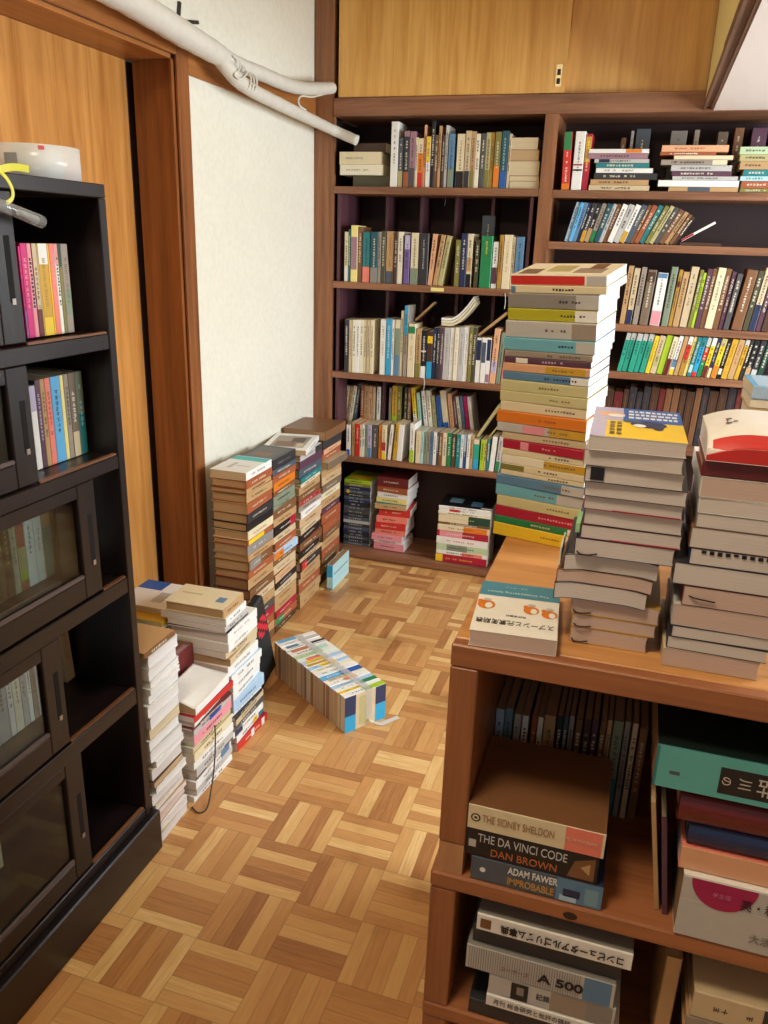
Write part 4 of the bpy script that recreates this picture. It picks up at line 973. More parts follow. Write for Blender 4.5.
# plastic tube on a yellow ribbon
p0, p1 = onx(-14, 199, -.885), onx(42, 222, -.885)
ht = empty('plastic_tube', p0); tag(ht, 'clear plastic tube hanging from a yellow ribbon at the bookcase corner', 'plastic tube')
b = MB(); L0 = p1 - p0; b.tube([(0, 0, 0), L0 * .5, L0 * .93, L0], [.0080, .0085, .0095, .0090], glassy('thin_plastic', (0.88, 0.91, 0.91), 0.16, 0.12, white=0.14), 18); b.build('tube_body', ht)
b = MB(); b.tube([L0 * .55, L0 * .9], [.0045, .0055], paint((150, 150, 146), 0.4, 0.3, 120, name='grey_filling'), 12); b.build('tube_filling', ht)
YEL = paint((204, 200, 66), 0.35, 0.12, 30, name='yellow_ribbon')
b = MB()
w0 = [onx(-16, 176, -.890), onx(0, 169.5, -.888), onx(14, 167, -.889), onx(29, 169, -.893)]
w1 = [onx(0, 171, -.886), onx(8, 180, -.882), onx(13, 191, -.881), onx(12, 199, -.8815), onx(7, 203, -.882)]
def ribbon(pts, wd, m):
    P = smooth_curve(pts, 6)
    for i in range(len(P) - 1):
        a, c = P[i], P[i + 1]; t = (c - a).normalized(); nrm = t.cross(Vector((1, 0, 0))).normalized() * wd
        b.face([a - nrm - p0, a + nrm - p0, c + nrm - p0, c - nrm - p0], m, True)
        o_ = Vector((-.0015, 0, 0)); b.face([a - nrm - p0 + o_, a + nrm - p0 + o_, c + nrm - p0 + o_, c - nrm - p0 + o_], m, True)
ribbon(w0, .0050, YEL); ribbon(w1, .0028, YEL)
b.build('hanging_ribbon', ht)

# ================================================================== stacks along the left wall
g = 'old books stacked along the plaster wall'
P1, P2, P3, P4 = 'first wall stack from door', 'second wall stack from door', 'third wall stack from door', 'wall stack beside the bookcase'
lay1 = [('white', 20, {'p': 'cream', 'art': [(0, 1, .02, .26, 'turquoise'), (.15, .55, .60, .64, 'pale grey'), (.6, .7, .45, .8, 'pale grey')], 'l': 'white paperback with turquoise band, topmost of the wall stack beside the door', 'k': 'p'}),
        ('rust', 20, {}), ('brown', 13, {'s': 'tan'}), ('rust', 22, {'s': 'tan'}), ('tan', 26, {'s': 'rust'}), ('charcoal', 24, {'t': 'cream'}), ('black', 20, {'t': None}), ('cream', 22, {'t': 'rust'}), ('rust', 14, {'b': [(.35, .95, 'yellow')], 't': None}), ('grey', 24, {'t': 'white'}),
        ('tan', 16, {}), ('brown', 26, {'b': [(.5, .95, 'grey')]}), ('rust', 20, {}), ('plum', 28, {'s': 'tan', 'p': 'brown'}), ('dark brown', 26, {'s': 'brown', 'p': 'brown'}), ('tan', 20, {'s': 'beige'}), ('brown', 24, {'s': 'tan'}), ('dark grey', 24, {}), ('crimson', 20, {}), ('brown', 24, {'s': 'rust'}), ('tan', 22), ('brown', 24, {})]
pile(lay1, -1.229, -1.103, 2.132, 2.316, .0005, .648, 0, P1, g, jit=.003, yaw=1.2, pages='tan', kind='h')
lay2 = [('charcoal', 26, {'art': [(.1, .9, .1, .9, 'dark grey'), (.3, .8, .5, .75, 'brown')], 't': 'grey', 'k': 'h'}), ('slate', 14, {}), ('rust', 18, {}), ('tan', 22, {'s': 'orange'}), ('brown', 14, {}), ('dark green', 24, {'s': 'grey green'}), ('beige', 10, {'s': 'grey green'}), ('rust', 24, {'s': 'brown'}), ('tan', 20, {}),
        ('black', 26, {'b': [(0, .28, 'crimson')]}), ('beige', 18, {}), ('rust', 20, {}), ('white', 22, {'b': [(.62, 1, 'orange')], 's': 'pale blue', 'D': .142, 'l': 'white and orange spine jutting from the second wall stack'}), ('brown', 18), ('tan', 24, {'s': 'beige', 't': 'rust'}), ('rust', 22, {'s': 'pale tan', 't': 'red'}), ('black', 18, {'D': .14, 'b': [(.25, .7, 'charcoal')], 't': 'pale grey'}), ('beige', 20, {}), ('brown', 20, {'s': 'tan'}),
        ('tan', 22), ('crimson', 18), ('rust', 22, {'b': [(.6, .95, 'green')]}), ('dark brown', 20)]
pile(lay2, -1.235, -1.103, 2.323, 2.508, .0005, .640, 0, P2, g, jit=.004, yaw=1.6, pages='tan', kind='h')
lay3 = [('white', 13, {'L': .245, 'D': .165, 'yaw': 10, 'dx': -.010, 'art': [(.12, .88, .15, .85, 'warm grey'), (.2, .5, .25, .55, 'dark brown'), (.35, .8, .5, .8, 'brown'), (.15, .3, .6, .8, 'beige')], 'l': 'white catalogue with brown picture cover, lying crooked on the third wall stack', 'k': 'm'}),
        ('pale grey', 18, {'b': [(0, .3, 'charcoal')]}), ('plum', 20, {'t': None}), ('slate', 22, {}), ('teal', 14, {'t': 'white'}), ('cream', 10), ('tan', 18, {}), ('brown', 16), ('rust', 12, {'b': [(.1, .9, 'crimson')]}), ('warm grey', 14), ('white', 20, {'t': 'plum'}), ('tan', 24, {'s': 'pale tan'}), ('beige', 16), ('black', 24), ('rust', 20, {'s': 'brown'}),
        ('black', 20), ('pale tan', 10), ('charcoal', 24, {'b': [(.72, .95, 'red')]}), ('brown', 18, {'s': 'tan'}), ('beige', 18, {'s': 'tan'}), ('brown', 22, {'s': 'rust'}), ('tan', 20), ('brown', 22, {'s': 'tan'})]
pile(lay3, -1.240, -1.103, 2.540, 2.745, .0005, .628, 0, P3, g, jit=.006, yaw=2.2, pages='tan', kind='h')
lay4 = [('brown', 22, {'k': 's', 'L': .225, 'D': .175, 'dx': -.010, 's': 'brown', 't': None, 'l': 'worn brown box-bound volume on top of the wall stack beside the bookcase'}), ('charcoal', 24, {'k': 'h', 't': None}), ('pink', 12, {'s': 'peach'}), ('rust', 14), ('beige', 18, {'D': .165, 'dx': .012, 's': 'grey brown', 't': None}), ('brown', 22, {'s': 'tan'}), ('tan', 20, {'s': 'pale tan'}),
        ('grey brown', 18), ('cream', 18, {'t': 'dark brown'}), ('tan', 20), ('plum', 14), ('brown', 24, {'s': 'rust'}), ('rust', 24, {'s': 'rust', 't': 'tan'}), ('brown', 20), ('tan', 22), ('rust', 18), ('brown', 24), ('tan', 22), ('dark brown', 22)]
pile(lay4, -1.245, -1.112, 2.790, 2.990, .0005, .642, 0, P4, g, jit=.005, yaw=1.8, pages='tan', kind='h')
# red bookmark tag on stack three, pale blue boxed set on the floor
mw = frame((-1.0780, 2.755, 0.0005), (1, 0, 0), (0, 1, 0), (0, 0, 1))
book('s', .026, .105, .19, 'pale teal', mw, 'small pale teal boxed set standing on the floor beside the wall stacks', None, spine='cyan', bands=[(.05, .5, 'pale teal')], title=None, cover=[(.08, .92, .55, .62, 'dusty blue'), (.08, .7, .3, .36, 'pale blue')], cat='boxed set')

# ================================================================== stacks beside the dark bookcase
g = 'books stacked on the floor beside the glazed bookcase'
layA = [('tan', 12, {'k': 'h', 's': 'brown', 'p': 'tan', 'l': 'tan-covered book topmost of the white-edged stack nearest the glazed bookcase'})] + [(c, R.uniform(12, 27), {'t': None, 'turn': True, 'p': 'white'} | x) for c, x in
        [('white', {}), ('pale grey', {}), ('white', {}), ('white', {}), ('pale grey', {}), ('white', {}), ('white', {}), ('tan', {'p': 'cream'}), ('white', {}), ('pale grey', {}), ('white', {}), ('beige', {'p': 'grey'}), ('dark brown', {'p': 'tan'}), ('white', {'p': 'white'}), ('pale grey', {'p': 'grey'}), ('beige', {'p': 'grey'}), ('tan', {'p': 'grey'}), ('brown', {'p': 'rose'}), ('white', {'p': 'grey'}), ('beige', {'p': 'grey'})]]
pile(layA, -1.070, -.912, 1.288, 1.410, .0005, .486, 0, 'white-edged stack nearest the glazed bookcase', g, jit=.007, yaw=3, pages='white', shrink=.04, lean=(-.012, .012))
layB = [('crimson', 14, {'s': 'red', 't': None, 'dx': .004}), ('white', 10), ('maroon', 6), ('pale grey', 16, {'b': [(.3, .6, 'blue')]}), ('pink', 22, {'s': 'pink'}), ('pale green', 12, {'s': 'beige'}), ('khaki', 20, {'s': 'cream'}),
        ('white', 18), ('pale grey', 20, {}), ('dark brown', 8), ('white', 18, {'t': 'slate', 'b': [(.05, .3, 'steel blue')]}), ('pale grey', 16), ('white', 14)]
pile(layB, -1.010, -.903, 1.438, 1.632, .0005, .244, 0, 'second floor stack past glass bookcase', g, jit=.005, yaw=2.5, pages='grey', kind='p', shrink=.06)
mwB = flat(-.952, 1.532, .2448, .026, .165, .104, 0)
def curl(yy, zz, x):
    f = max(0, x - .004) / .022
    a = yy / .104; c_ = 1 - zz / .165
    return f * (.008 * a ** 2 - .009 * max(0, 1 - abs(a - .05) * 3) * (1 - c_) - .004 * math.sin(c_ * 3))
book('p', .026, .165, .104, 'white', mwB, 'soft book with curled blank white page on top of the second floor stack', g, pages='tan', title=None, bend=curl)
layC = [('cream', 20, {'k': 'h', 's': 'tan', 'p': 'tan', 'yaw': 2, 'L': .115, 'D': .172, 'dy': -.027, 'art': [(.12, .26, .42, .68, 'steel blue'), (.55, .9, .40, .46, 'khaki')], 'l': 'cream hardback with small blue emblem on top of the third floor stack'}), ('white', 16, {'dx': -.012, 'L': .12, 'D': .19, 'dy': -.025}), ('pale grey', 12, {'L': .13, 'dy': -.02}), ('black', 4, {'L': .13, 'dy': -.02}), ('white', 20, {'t': 'mauve', 'p': 'grey'}), ('white', 18, {'t': 'grey'}), ('beige', 14, {}),
        ('tan', 16, {'s': 'beige', 'p': 'tan'}), ('white', 22), ('pale blue', 18, {'s': 'white'}), ('white', 16), ('white', 18), ('pale blue', 26, {'s': 'pale blue', 't': 'navy', 'dx': .012}), ('white', 12), ('charcoal', 8), ('beige', 14), ('dark grey', 12), ('white', 14, {'b': [(.7, .95, 'navy')]}), ('white', 14, {'b': [(.0, .2, 'teal'), (.25, .4, 'yellow')]}), ('crimson', 18, {'s': 'red', 'b': [(.1, .2, 'white'), (.45, .55, 'white')]})]
pile(layC, -1.075, -.905, 1.655, 1.825, .0005, .432, 0, 'third floor stack past glass bookcase', g, jit=.007, yaw=3, pages='white', lean=(-.022, -.01))
# low pile against the wall behind those stacks
layD = [('white', 14, {'art': [(.55, 1, .0, .35, 'blue'), (.3, .5, .4, .8, 'pale grey')], 's': 'white', 'l': 'white and blue booklet on top of the pile against the door jamb'}), ('mustard', 13, {'dy': -.045}), ('sea green', 15, {'dy': -.085, 's': 'white', 'art': [(.0, .25, .0, 1, 'pale green')]})] + [(c, 20) for c in ('beige', 'white', 'tan', 'pale grey', 'cream', 'brown', 'white', 'beige', 'tan', 'pale grey', 'cream', 'white', 'tan', 'brown', 'beige')]
pile(layD, -1.270, -1.100, 1.672, 1.830, .0005, .388, 0, 'pile against the door jamb', g, jit=.003, yaw=2, pages='cream')
# plastic-wrapped brown book with an orange label, bridging the stacks
layE = [('brown', 26, {'k': 'h', 's': 'maroon', 'p': 'brown', 'l': 'brown plastic-wrapped book with orange label lying between the floor stacks', 't': None, 'art': [(.12, .52, .30, .80, 'orange'), (.22, .42, .38, .42, 'brown'), (.22, .42, .5, .54, 'brown'), (.22, .42, .62, .66, 'brown'), (.55, .9, .2, .6, 'rust'), (.02, .1, .1, .9, 'mauve')]}), ('maroon', 18, {'k': 'h', 'p': 'tan'}), ('tan', 24, {'k': 'h'}), ('beige', 22), ('brown', 24), ('white', 24)]
pile(layE, -1.190, -1.018, 1.470, 1.644, .0005, .322, 0, 'low pile behind the white-edged stack', g, jit=.002, yaw=1.2, pages='tan')

# dark folder with a red checked strip leaning between the stacks
fd = MB(); FB = paint((22, 26, 27), 0.55, 0.1, name='black_cloth')
fd.box((0, 0, 0), (.030, .135, .300), FB, .006)
o = fd.build('cloth_folder')
o.matrix_world = Matrix.Translation((-1.005, 1.932, 0.0008)) @ Matrix.Rotation(rad(17), 4, 'X')
tag(o, 'black cloth folder with red checked strip leaning between the floor stacks', 'folder')
fs = MB(); rm, km = paint((196, 28, 48), 0.6, 0.1, name='red_check'), paint((36, 10, 16), 0.6, 0.1, name='dark_check')
for i in range(5):
    for j in range(6):
        fs.face([(.0304, .066 + i * .012, .17 + j * .012), (.0304, .078 + i * .012, .17 + j * .012), (.0304, .078 + i * .012, .182 + j * .012), (.0304, .066 + i * .012, .182 + j * .012)], rm if (i + j) % 3 else km)
q = fs.build('checked_strip', o)
# loose cord lying round the white stack
b = MB()
pts = [Vector((-.900, 1.535, .165)), Vector((-.893, 1.522, .128)), Vector((-.890, 1.508, .070)), Vector((-.884, 1.478, .020)), Vector((-.868, 1.425, .0028)), Vector((-.880, 1.405, .0025)), Vector((-.905, 1.418, .0025))]
b.tube(smooth_curve(pts, 8), .0018, paint((58, 48, 42), 0.7, 0.1, name='cord'), 8)
tag(b.build('cord'), 'dark string hanging down the second floor stack onto the parquet', 'string')
# ================================================================== taped bundle lying on the floor
g = 'paperbacks taped together on the parquet'
A0 = Vector((-.661, 1.841, 0.0005)); e1 = (Vector((-.984, 2.075, 0)) - Vector((-.657, 1.844, 0))).normalized(); e2 = Vector((0, 0, 1)).cross(e1)
if e2.dot(Vector((.08, .125, 0))) < 0: e2 = -e2
cols = [('blue', {'s': 'white', 'b': [(.0, .5, 'lime')], 't': 'teal', 'art': []}), ('teal', {'s': 'white', 'b': [(.5, 1, 'yellow')]}), ('white', {'b': [(0, .4, 'green')]}), ('sky blue', {'s': 'pale blue'}), ('white', {'b': [(.3, .6, 'peach')], 't': 'rust'}), ('pale cream', {'b': [(.45, .9, 'beige')]}), ('blue', {'b': [(.5, 1, 'sky blue')], 't': 'white'}), ('white', {'t': 'teal'}),
        ('pale cream', {}), ('pale blue', {'b': [(.3, .7, 'yellow')]}), ('white', {'b': [(.45, .95, 'mustard')], 't': None}), ('lilac', {'s': 'pale blue', 'b': [(.4, .9, 'yellow')]}), ('white', {'b': [(.5, .8, 'salmon')]}), ('mint', {'s': 'pale green', 'b': [(0, .3, 'white')]}), ('white', {'b': [(.1, .5, 'mint')], 't': 'black'}), ('white', {'b': [(.5, .9, 'orange')]}), ('slate', {'s': 'white', 'b': [(0, .35, 'charcoal')]}), ('white', {'b': [(.6, .9, 'steel blue')]}), ('white', {'b': [(0, .5, 'pale grey')]}), ('cream', {'s': 'white', 'b': [(.5, .95, 'sky blue')]})]
wts = [R.uniform(14, 25) for _ in cols]; tot = sum(wts); s_ = 0.0
for i, (c, o) in enumerate(cols):
    w = wts[i] / tot * .400 - .0006
    hh = .148 - R.uniform(0, .004); dd = .116 - R.uniform(0, .003)
    base = A0 + e1 * s_
    # thickness along e1, spine up, fore-edge down; local z = e1 x (-Z)
    ez = e1.cross(Vector((0, 0, -1)))
    org = base + Vector((0, 0, dd)) + (Vector((0, 0, 0)) if ez.dot(e2) > 0 else e2 * hh)
    mw = frame(org, e1, Vector((0, 0, -1)), ez)
    fl = ez.dot(e2) > 0
    kw = {}
    if i == 0: kw['back'] = [(.0, .5, .0, .26, 'navy'), (.5, 1, .0, .26, 'cyan'), (.0, 1, .26, .74, 'beige'), (.1, .9, .40, .66, 'khaki'), (.0, .55, .74, 1, 'navy'), (.55, 1, .74, 1, 'cyan')]
    cw, ex = desc(c, o.get('b', ()))
    sc_ = o.get('s', c)
    n_ = ORD[i + 1]
    book('p', w, hh, dd, c, mw, ('blue and beige covered paperback at the near end of the taped bundle' if i == 0 else f"{sc_}-spined paperback, {n_} from the blue end of the taped floor bundle"), g, spine=o.get('s'), bands=o.get('b', ()), title=o.get('t', 'grey'), pages=R.choice(['tan', 'cream', 'tan', 'brown']), **kw)
    s_ += w + .0006
b = MB(); TP = glassy('brown_tape', (0.90, 0.88, 0.86), 0.08, 0.2, white=0.28)
q0, q1 = .072, .096
up = Vector((0, 0, 1))
def P_(s, t, z): return A0 + e1 * s + e2 * t + up * z
path = [(-.0012, .02), (-.0012, .1175), (.10, .1178), (.2, .118), (.3, .1178), (.4012, .1175), (.4012, .02)]
for i in range(len(path) - 1):
    (a, z0_), (c, z1_) = path[i], path[i + 1]
    b.face([P_(a, q0, z0_), P_(a, q1, z0_), P_(c, q1, z1_), P_(c, q0, z1_)], TP)
tail = [P_(-.0012, q0 + .01, .02), P_(-.012, q0 + .03, .006), P_(-.02, .11, .006), P_(-.022, .172, .008)]
for i in range(3):
    a, c = tail[i], tail[i + 1]; o_ = e1 * -.016
    b.face([a, c, c + o_, a + o_], glassy('tape_tail', (0.95, 0.95, 0.95), 0.08, 0.2, white=0.6))
tag(b.build('packing_tape'), 'clear tape strapped lengthwise round the bundle of paperbacks on the floor', 'tape')

# ================================================================== low bookcase at the right
lc = empty('low_bookcase', (-.175, .876, 0)); tag(lc, 'low pine bookcase with open front, tall stacks of books standing on its top', 'bookcase')
YF = .876; YK = 1.445; XL = -.175; XE = .72
keep(boxobj('top_board', (XL, YF + .020, .833), (XE, YK, .864), PINE_TOP_LIT, bev=.002), lc)
keep(boxobj('front_rail', (XL, YF, .833), (XE, YF + .0197, .864), PINE, bev=.002), lc)  # split from the top so the front keeps the unlit pine colour
keep(boxobj('side_panel', (XL, YF, .5635), (XL + .036, YK, .8328), PINE_Z, bev=.002), lc)
keep(boxobj('spacer_block', (XL + .001, YF + .001, .5125), (XL + .035, YF + .05, .563), wood((176, 124, 84), (200, 150, 108), 'z', 0.5)), lc)
keep(boxobj('side_panel', (XE - .036, YF, .5125), (XE, YK, .8328), PINE_Z), lc)
keep(boxobj('back_panel', (XL + .037, 1.26, .5125), (XE - .037, 1.272, .8325), paint((70, 44, 32), 0.6, 0.1, 8, name='inner_back')), lc)
for z in (.512, .271): keep(boxobj('shelf', (XL - .008, YF - .003, z - .027), (XE, YK, z), PINE, bev=.003), lc)
keep(boxobj('side_panel', (XL - .007, YF - .002, .2715), (XL + .029, YK, .4848), PINE_Z, bev=.002), lc)
keep(boxobj('side_panel', (XL - .007, YF - .002, 0.0), (XL + .029, YK, .2438), PINE_Z, bev=.002), lc)
keep(boxobj('back_panel', (XL + .030, 1.26, .2715), (XE - .037, 1.272, .4848), paint((70, 44, 32), 0.6, 0.1, 8, name='inner_back')), lc)
keep(boxobj('back_panel', (XL + .030, 1.26, .0305), (XE - .037, 1.272, .2438), paint((70, 44, 32), 0.6, 0.1, 8, name='inner_back')), lc)
keep(boxobj('shelf', (XL + .0295, YF, .004), (XE, YK, .030), PINE), lc)

kb = MB(); kx = ony(571, 909, YF - .003)
kb.face([(kx.x + .0095 * math.cos(a), YF - .0034, .4965 + .0062 * math.sin(a)) for a in [2 * math.pi * j / 16 for j in range(16)]], paint((52, 30, 20), 0.6, 0.2, 90, name='knot'))
keep(kb.build('wood_knot'), lc)

# ---- tall stack of slim paperbacks
g = 'tall stack of slim paperbacks on the low bookcase'
seq = [  # (v at left of top and bottom edge, u0, u1, colour, opts) from the bottom up
 (521, 534.4, 493.5, 566, 'yellow', {'b': [(0, .12, 'white')], 't': 'ochre'}), (514, 521, 494.5, 567, 'green', {'b': [(0, .12, 'white')]}), (504, 513.4, 495.5, 584, 'crimson', {'t': 'pink'}), (493.7, 503.4, 497, 585, 'sand', {'t': 'olive'}),
 (482.5, 492.5, 496, 584, 'sky teal', {'b': [(0, .3, 'pale grey')]}), (473, 482, 496.5, 584, 'steel blue', {'b': [(0, .25, 'pale grey')]}), (468.5, 472.7, 501, 584, 'cream', {}), (462, 468, 501, 586, 'cream', {'b': [(.72, 1, 'olive')]}), (453.5, 461.7, 502, 588, 'pale cream', {'b': [(0, .5, 'mustard')]}),
 (447.3, 453.2, 502, 585, 'cream', {}), (438.3, 446.8, 503, 586, 'crimson', {'b': [(.68, .78, 'pink')], 't': 'pink'}), (430.6, 437.8, 502.5, 586, 'beige', {}), (421, 430, 497.5, 585.5, 'pale grey', {'b': [(0, .4, 'mustard'), (.45, .7, 'pink')]}), (409.5, 420.5, 497, 586.5, 'orange', {'t': 'rust'}), (400, 409, 501, 586.5, 'cream', {}),
 (389.6, 399.4, 500.5, 587.5, 'sand', {'t': 'olive'}), (378.6, 389.2, 501, 588, 'sand', {'t': 'olive'}), (370.5, 378.2, 503, 588.5, 'steel blue', {'b': [(0, .2, 'white')], 't': 'navy'}), (362, 370, 503.5, 590, 'peach', {'b': [(.05, .5, 'mustard')]}), (355.8, 361.6, 504.5, 591, 'plum', {'b': [(.72, .86, 'white')], 't': 'lilac'}),
 (349.3, 355.4, 505, 592.5, 'warm grey', {'t': 'dark grey'}), (336.5, 348.8, 504.5, 595, 'sky teal', {'b': [(0, .2, 'pale grey')], 't': 'navy'}), (319.6, 336, 506.5, 596.5, 'pale grey', {'b': [(0, .26, 'warm grey')], 't': 'dark grey'}), (307.4, 319.2, 508.5, 597.5, 'chartreuse', {'b': [(0, .24, 'white')], 't': 'dark olive'}),
 (292.4, 306.9, 508.8, 599, 'grey', {'b': [(0, .24, 'pale grey')], 't': 'charcoal'}), (284.6, 291.9, 511.5, 606.5, 'cream', {'b': [(.95, 1, 'steel blue')], 't': 'charcoal'}), (274.3, 284.2, 511.5, 606.8, 'white', {'b': [(.22, 1, 'red'), (0, .2, 'pale grey')], 't': None})]
z = .8645
tc = ['yellow', 'green', 'red', 'khaki']
n_up = [max(0, (i - 4) / 22) for i in range(27)]
for i, (va, vb, u0, u1, c, o) in enumerate(seq):
    Yt = 1.295
    zt = zat(va, xat(u0, Yt, z + .01) , Yt)
    t = max(zt - z, .006)
    zm = z + t / 2
    yw = -13.5 + R.uniform(-1.2, 1.2)
    xa = xat(u0, Yt, zm); e = Vector((math.cos(rad(yw)), math.sin(rad(yw)), 0)); lo_, hi_ = .09, .19
    for _ in range(40):
        m_ = (lo_ + hi_) / 2
        if uv_of(Vector((xa, Yt, zm)) + e * m_)[0] < u1: lo_ = m_
        else: hi_ = m_
    L = .1465 if i < 2 else lo_
    D = .104; nrm = Vector((-e.y, e.x, 0))
    cc_ = Vector((xa, Yt, 0)) + e * L / 2 + nrm * D / 2
    bands = o.get('b', ()); cw, ex = desc(c, bands)
    n = len(seq) - i
    lab = f"{cw} slim paperback{ex}, {ORD[n] + ' from top' if n > 1 else 'topmost'} of tallest stack"
    art = [(0, 1, 0, 1, 'pale cream'), (.2, .6, .1, .4, 'warm grey'), (.3, .8, .45, .7, 'khaki'), (.55, .95, .15, .3, 'brown'), (.1, .5, .75, .95, 'grey brown')] if n == 1 else ()
    # foot (z = 0 end) carries the publisher's block and points to +X
    f_ = (n_up[i] ) ; th = rad(8.5 * f_); ro = rad(4.2 * f_)
    piv = Vector((xa, Yt, z))
    m0 = Matrix.Translation(piv) @ Matrix.Rotation(-ro, 4, 'Y') @ Matrix.Rotation(th, 4, 'X') @ Matrix.Translation(-piv) @ flat(cc_.x, cc_.y, z, t * math.cos(th) * math.cos(ro) - .0005, L, D, -90 + yw)
    book('p', t * math.cos(th) * math.cos(ro) - .0005, L, D, c, m0, lab, g, bands=bands, gs=.0042, title=o.get('t', 'grey brown' if sum(PAL[c]) > 330 else 'beige'), pages='white', cover=art, tz=((.16, .42), (.3, .55), (.12, .5))[i % 3])
    z += t

# ---- thick stack with its page ends to the front
def ell(mb, c, ax, ay, m, dz, n=20):
    mb.face([(c[0] + ax * math.cos(2 * math.pi * i / n), c[1] + ay * math.sin(2 * math.pi * i / n), c[2] + dz) for i in range(n)], m)
g = 'stack of thick paperbacks with page ends to the front'
mid = [  # x0, x1, thickness, cover, pages, from the top down
 (-.0415, .0640, .019, 'white', 'grey'), (-.0420, .0660, .021, 'warm grey', 'grey'), (-.0405, .0680, .022, 'charcoal', 'grey'), (-.0375, .0755, .020, 'dark grey', 'grey'), (-.0365, .0740, .018, 'crimson', 'grey'), (-.0350, .0760, .022, 'charcoal', 'grey'),
 (-.0380, .0760, .019, 'maroon', 'grey'), (-.0440, .0700, .024, 'navy', 'grey'), (-.0540, .0560, .023, 'charcoal', 'grey'), (-.0590, .0540, .019, 'brown', 'rose'), (-.0620, .0480, .024, 'navy', 'grey'), (-.0390, .0660, .024, 'mustard', 'rose'), (-.0375, .0630, .019, 'mustard', 'rose'), (-.0365, .0570, .024, 'mustard', 'rose')]
tot = sum(m_[2] for m_ in mid); k = (1.138 - .8645) / tot
z = 1.138; RIB = paint((40, 16, 22), 0.5, 0.0, name='ribbon')
for i, (xa, xb, t, c, pg) in enumerate(mid):
    t *= k; z -= t; tt = t - .0006; n = i + 1
    y0 = .925 - .016 * max(0, (5 - i)) / 5 + (.006 if 8 <= i <= 10 else 0) - (.012 if i >= 11 else 0) * -1
    L, D = .152 + (.028 if i == 0 else 0), xb - xa
    lab = 'thick paperback with blue and yellow cover picture, topmost of the page-end stack on low bookcase' if i == 0 else f"thick paperback with {c} cover, {ORD[n]} from top of the page-end stack on low bookcase"
    bend = None
    if i in (8, 9, 10):
        bend = lambda yy, zz, x, D=D: -.004 * max(0, 1 - yy / .03) ** 2 - .003 * max(0, 1 - (D - yy) / .03) ** 2
    sd = 180 + R.uniform(-1.2, 1.2)
    mw = flat((xa + xb) / 2, y0 + L / 2, z, tt, L, D, sd)
    # local: y 0 (spine, -X) -> +X ; z runs to -Y?  (x up, y = +X, z = x cross y = +Y)
    art = ()
    if i == 0:
        art = [(0, 1, 0, 1, 'pale yellow'), (.06, 1, .0, .52, 'yellow'), (.0, .16, .0, .52, 'lilac'), (.0, .36, .54, 1, 'lilac'), (.34, 1, .54, 1, 'blue')]
    o = book('p', tt, L, D, c, mw, lab, g, pages=pg, title=None, cover=art, bend=bend)
    if i == 0:
        b = MB(); w_ = tt + .0006; cm = lambda q: cover_mat(q)
        def blob(cy, cz, ry, rz, q, dz=0.0, rot=0):
            pts = [(w_ + dz, cy * D + math.cos(a) * ry * D, cz * L + math.sin(a) * rz * L) for a in [2 * math.pi * j / 18 for j in range(18)]]
            b.face(pts, cm(q))
        blob(.20, .74, .16, .09, 'peach'); blob(.26, .70, .10, .05, 'white', .0002)
        blob(.62, .46, .20, .11, 'navy', .0001); blob(.46, .52, .12, .03, 'slate', .0002); blob(.72, .38, .06, .09, 'navy', .0002); blob(.52, .40, .07, .05, 'white', .0003)
        for r_ in range(3):
            y_ = .40
            while y_ < .95:
                l_ = R.uniform(.03, .07); b.face([(w_, y_ * D, (.64 + r_ * .11) * L), (w_, (y_ + l_) * D, (.64 + r_ * .11) * L), (w_, (y_ + l_) * D, (.70 + r_ * .11) * L), (w_, y_ * D, (.70 + r_ * .11) * L)], cm('white')); y_ += l_ + .018
        for r_ in range(4):
            for q_ in range(2):
                yy_, zz_ = .20 + q_ * .075, .08 + r_ * .11
                for s2 in range(3):
                    b.face([(w_ + .0001, (yy_ + .0) * D, (zz_ + s2 * .03) * L), (w_ + .0001, (yy_ + .055) * D, (zz_ + s2 * .03 + R.uniform(-.01, .01)) * L), (w_ + .0001, (yy_ + .055) * D, (zz_ + s2 * .03 + .014) * L), (w_ + .0001, yy_ * D, (zz_ + s2 * .03 + .014) * L)], cm('black'))
        b.build('cover_print', o)
    if i == 2:
        b = MB(); b.box((tt * .15, D * .06, -.0009), (tt * .92, D * .20, -.0001), cover_mat('black')); b.build('black_stamp', o)
    if i in (7, 11, 12, 13):
        b = MB(); b.tube(smooth_curve([(tt * .25, D * .02, .003), (tt * .12, D * .06, -.0022), (tt * .10, D * .14, -.0026), (tt * .2, D * .24, -.0018)], 5), .0011, RIB, 6); b.build('bookmark_ribbon', o)
    if i in (4, 6):
        b = MB(); b.box((.0002, D * .3, -.0006), (.0016, D * .98, -.0001), cover_mat('crimson')); b.build('red_cover_edge', o)
    if i == 6:
        b = MB(); b.box((tt * .3, -.0065, .002), (tt * 1.0, -.0010, .05), paint((150, 206, 150), 0.6, 0.05, name='green_note'), .0004); b.build('green_slip', o)
    if i == 8:
        b = MB(); b.box((tt * .1, -.0060, .0), (tt * 1.2, -.0040, .06), paint((216, 220, 206), 0.6, 0.05, name='white_note'), .0004); b.build('paper_slip', o)

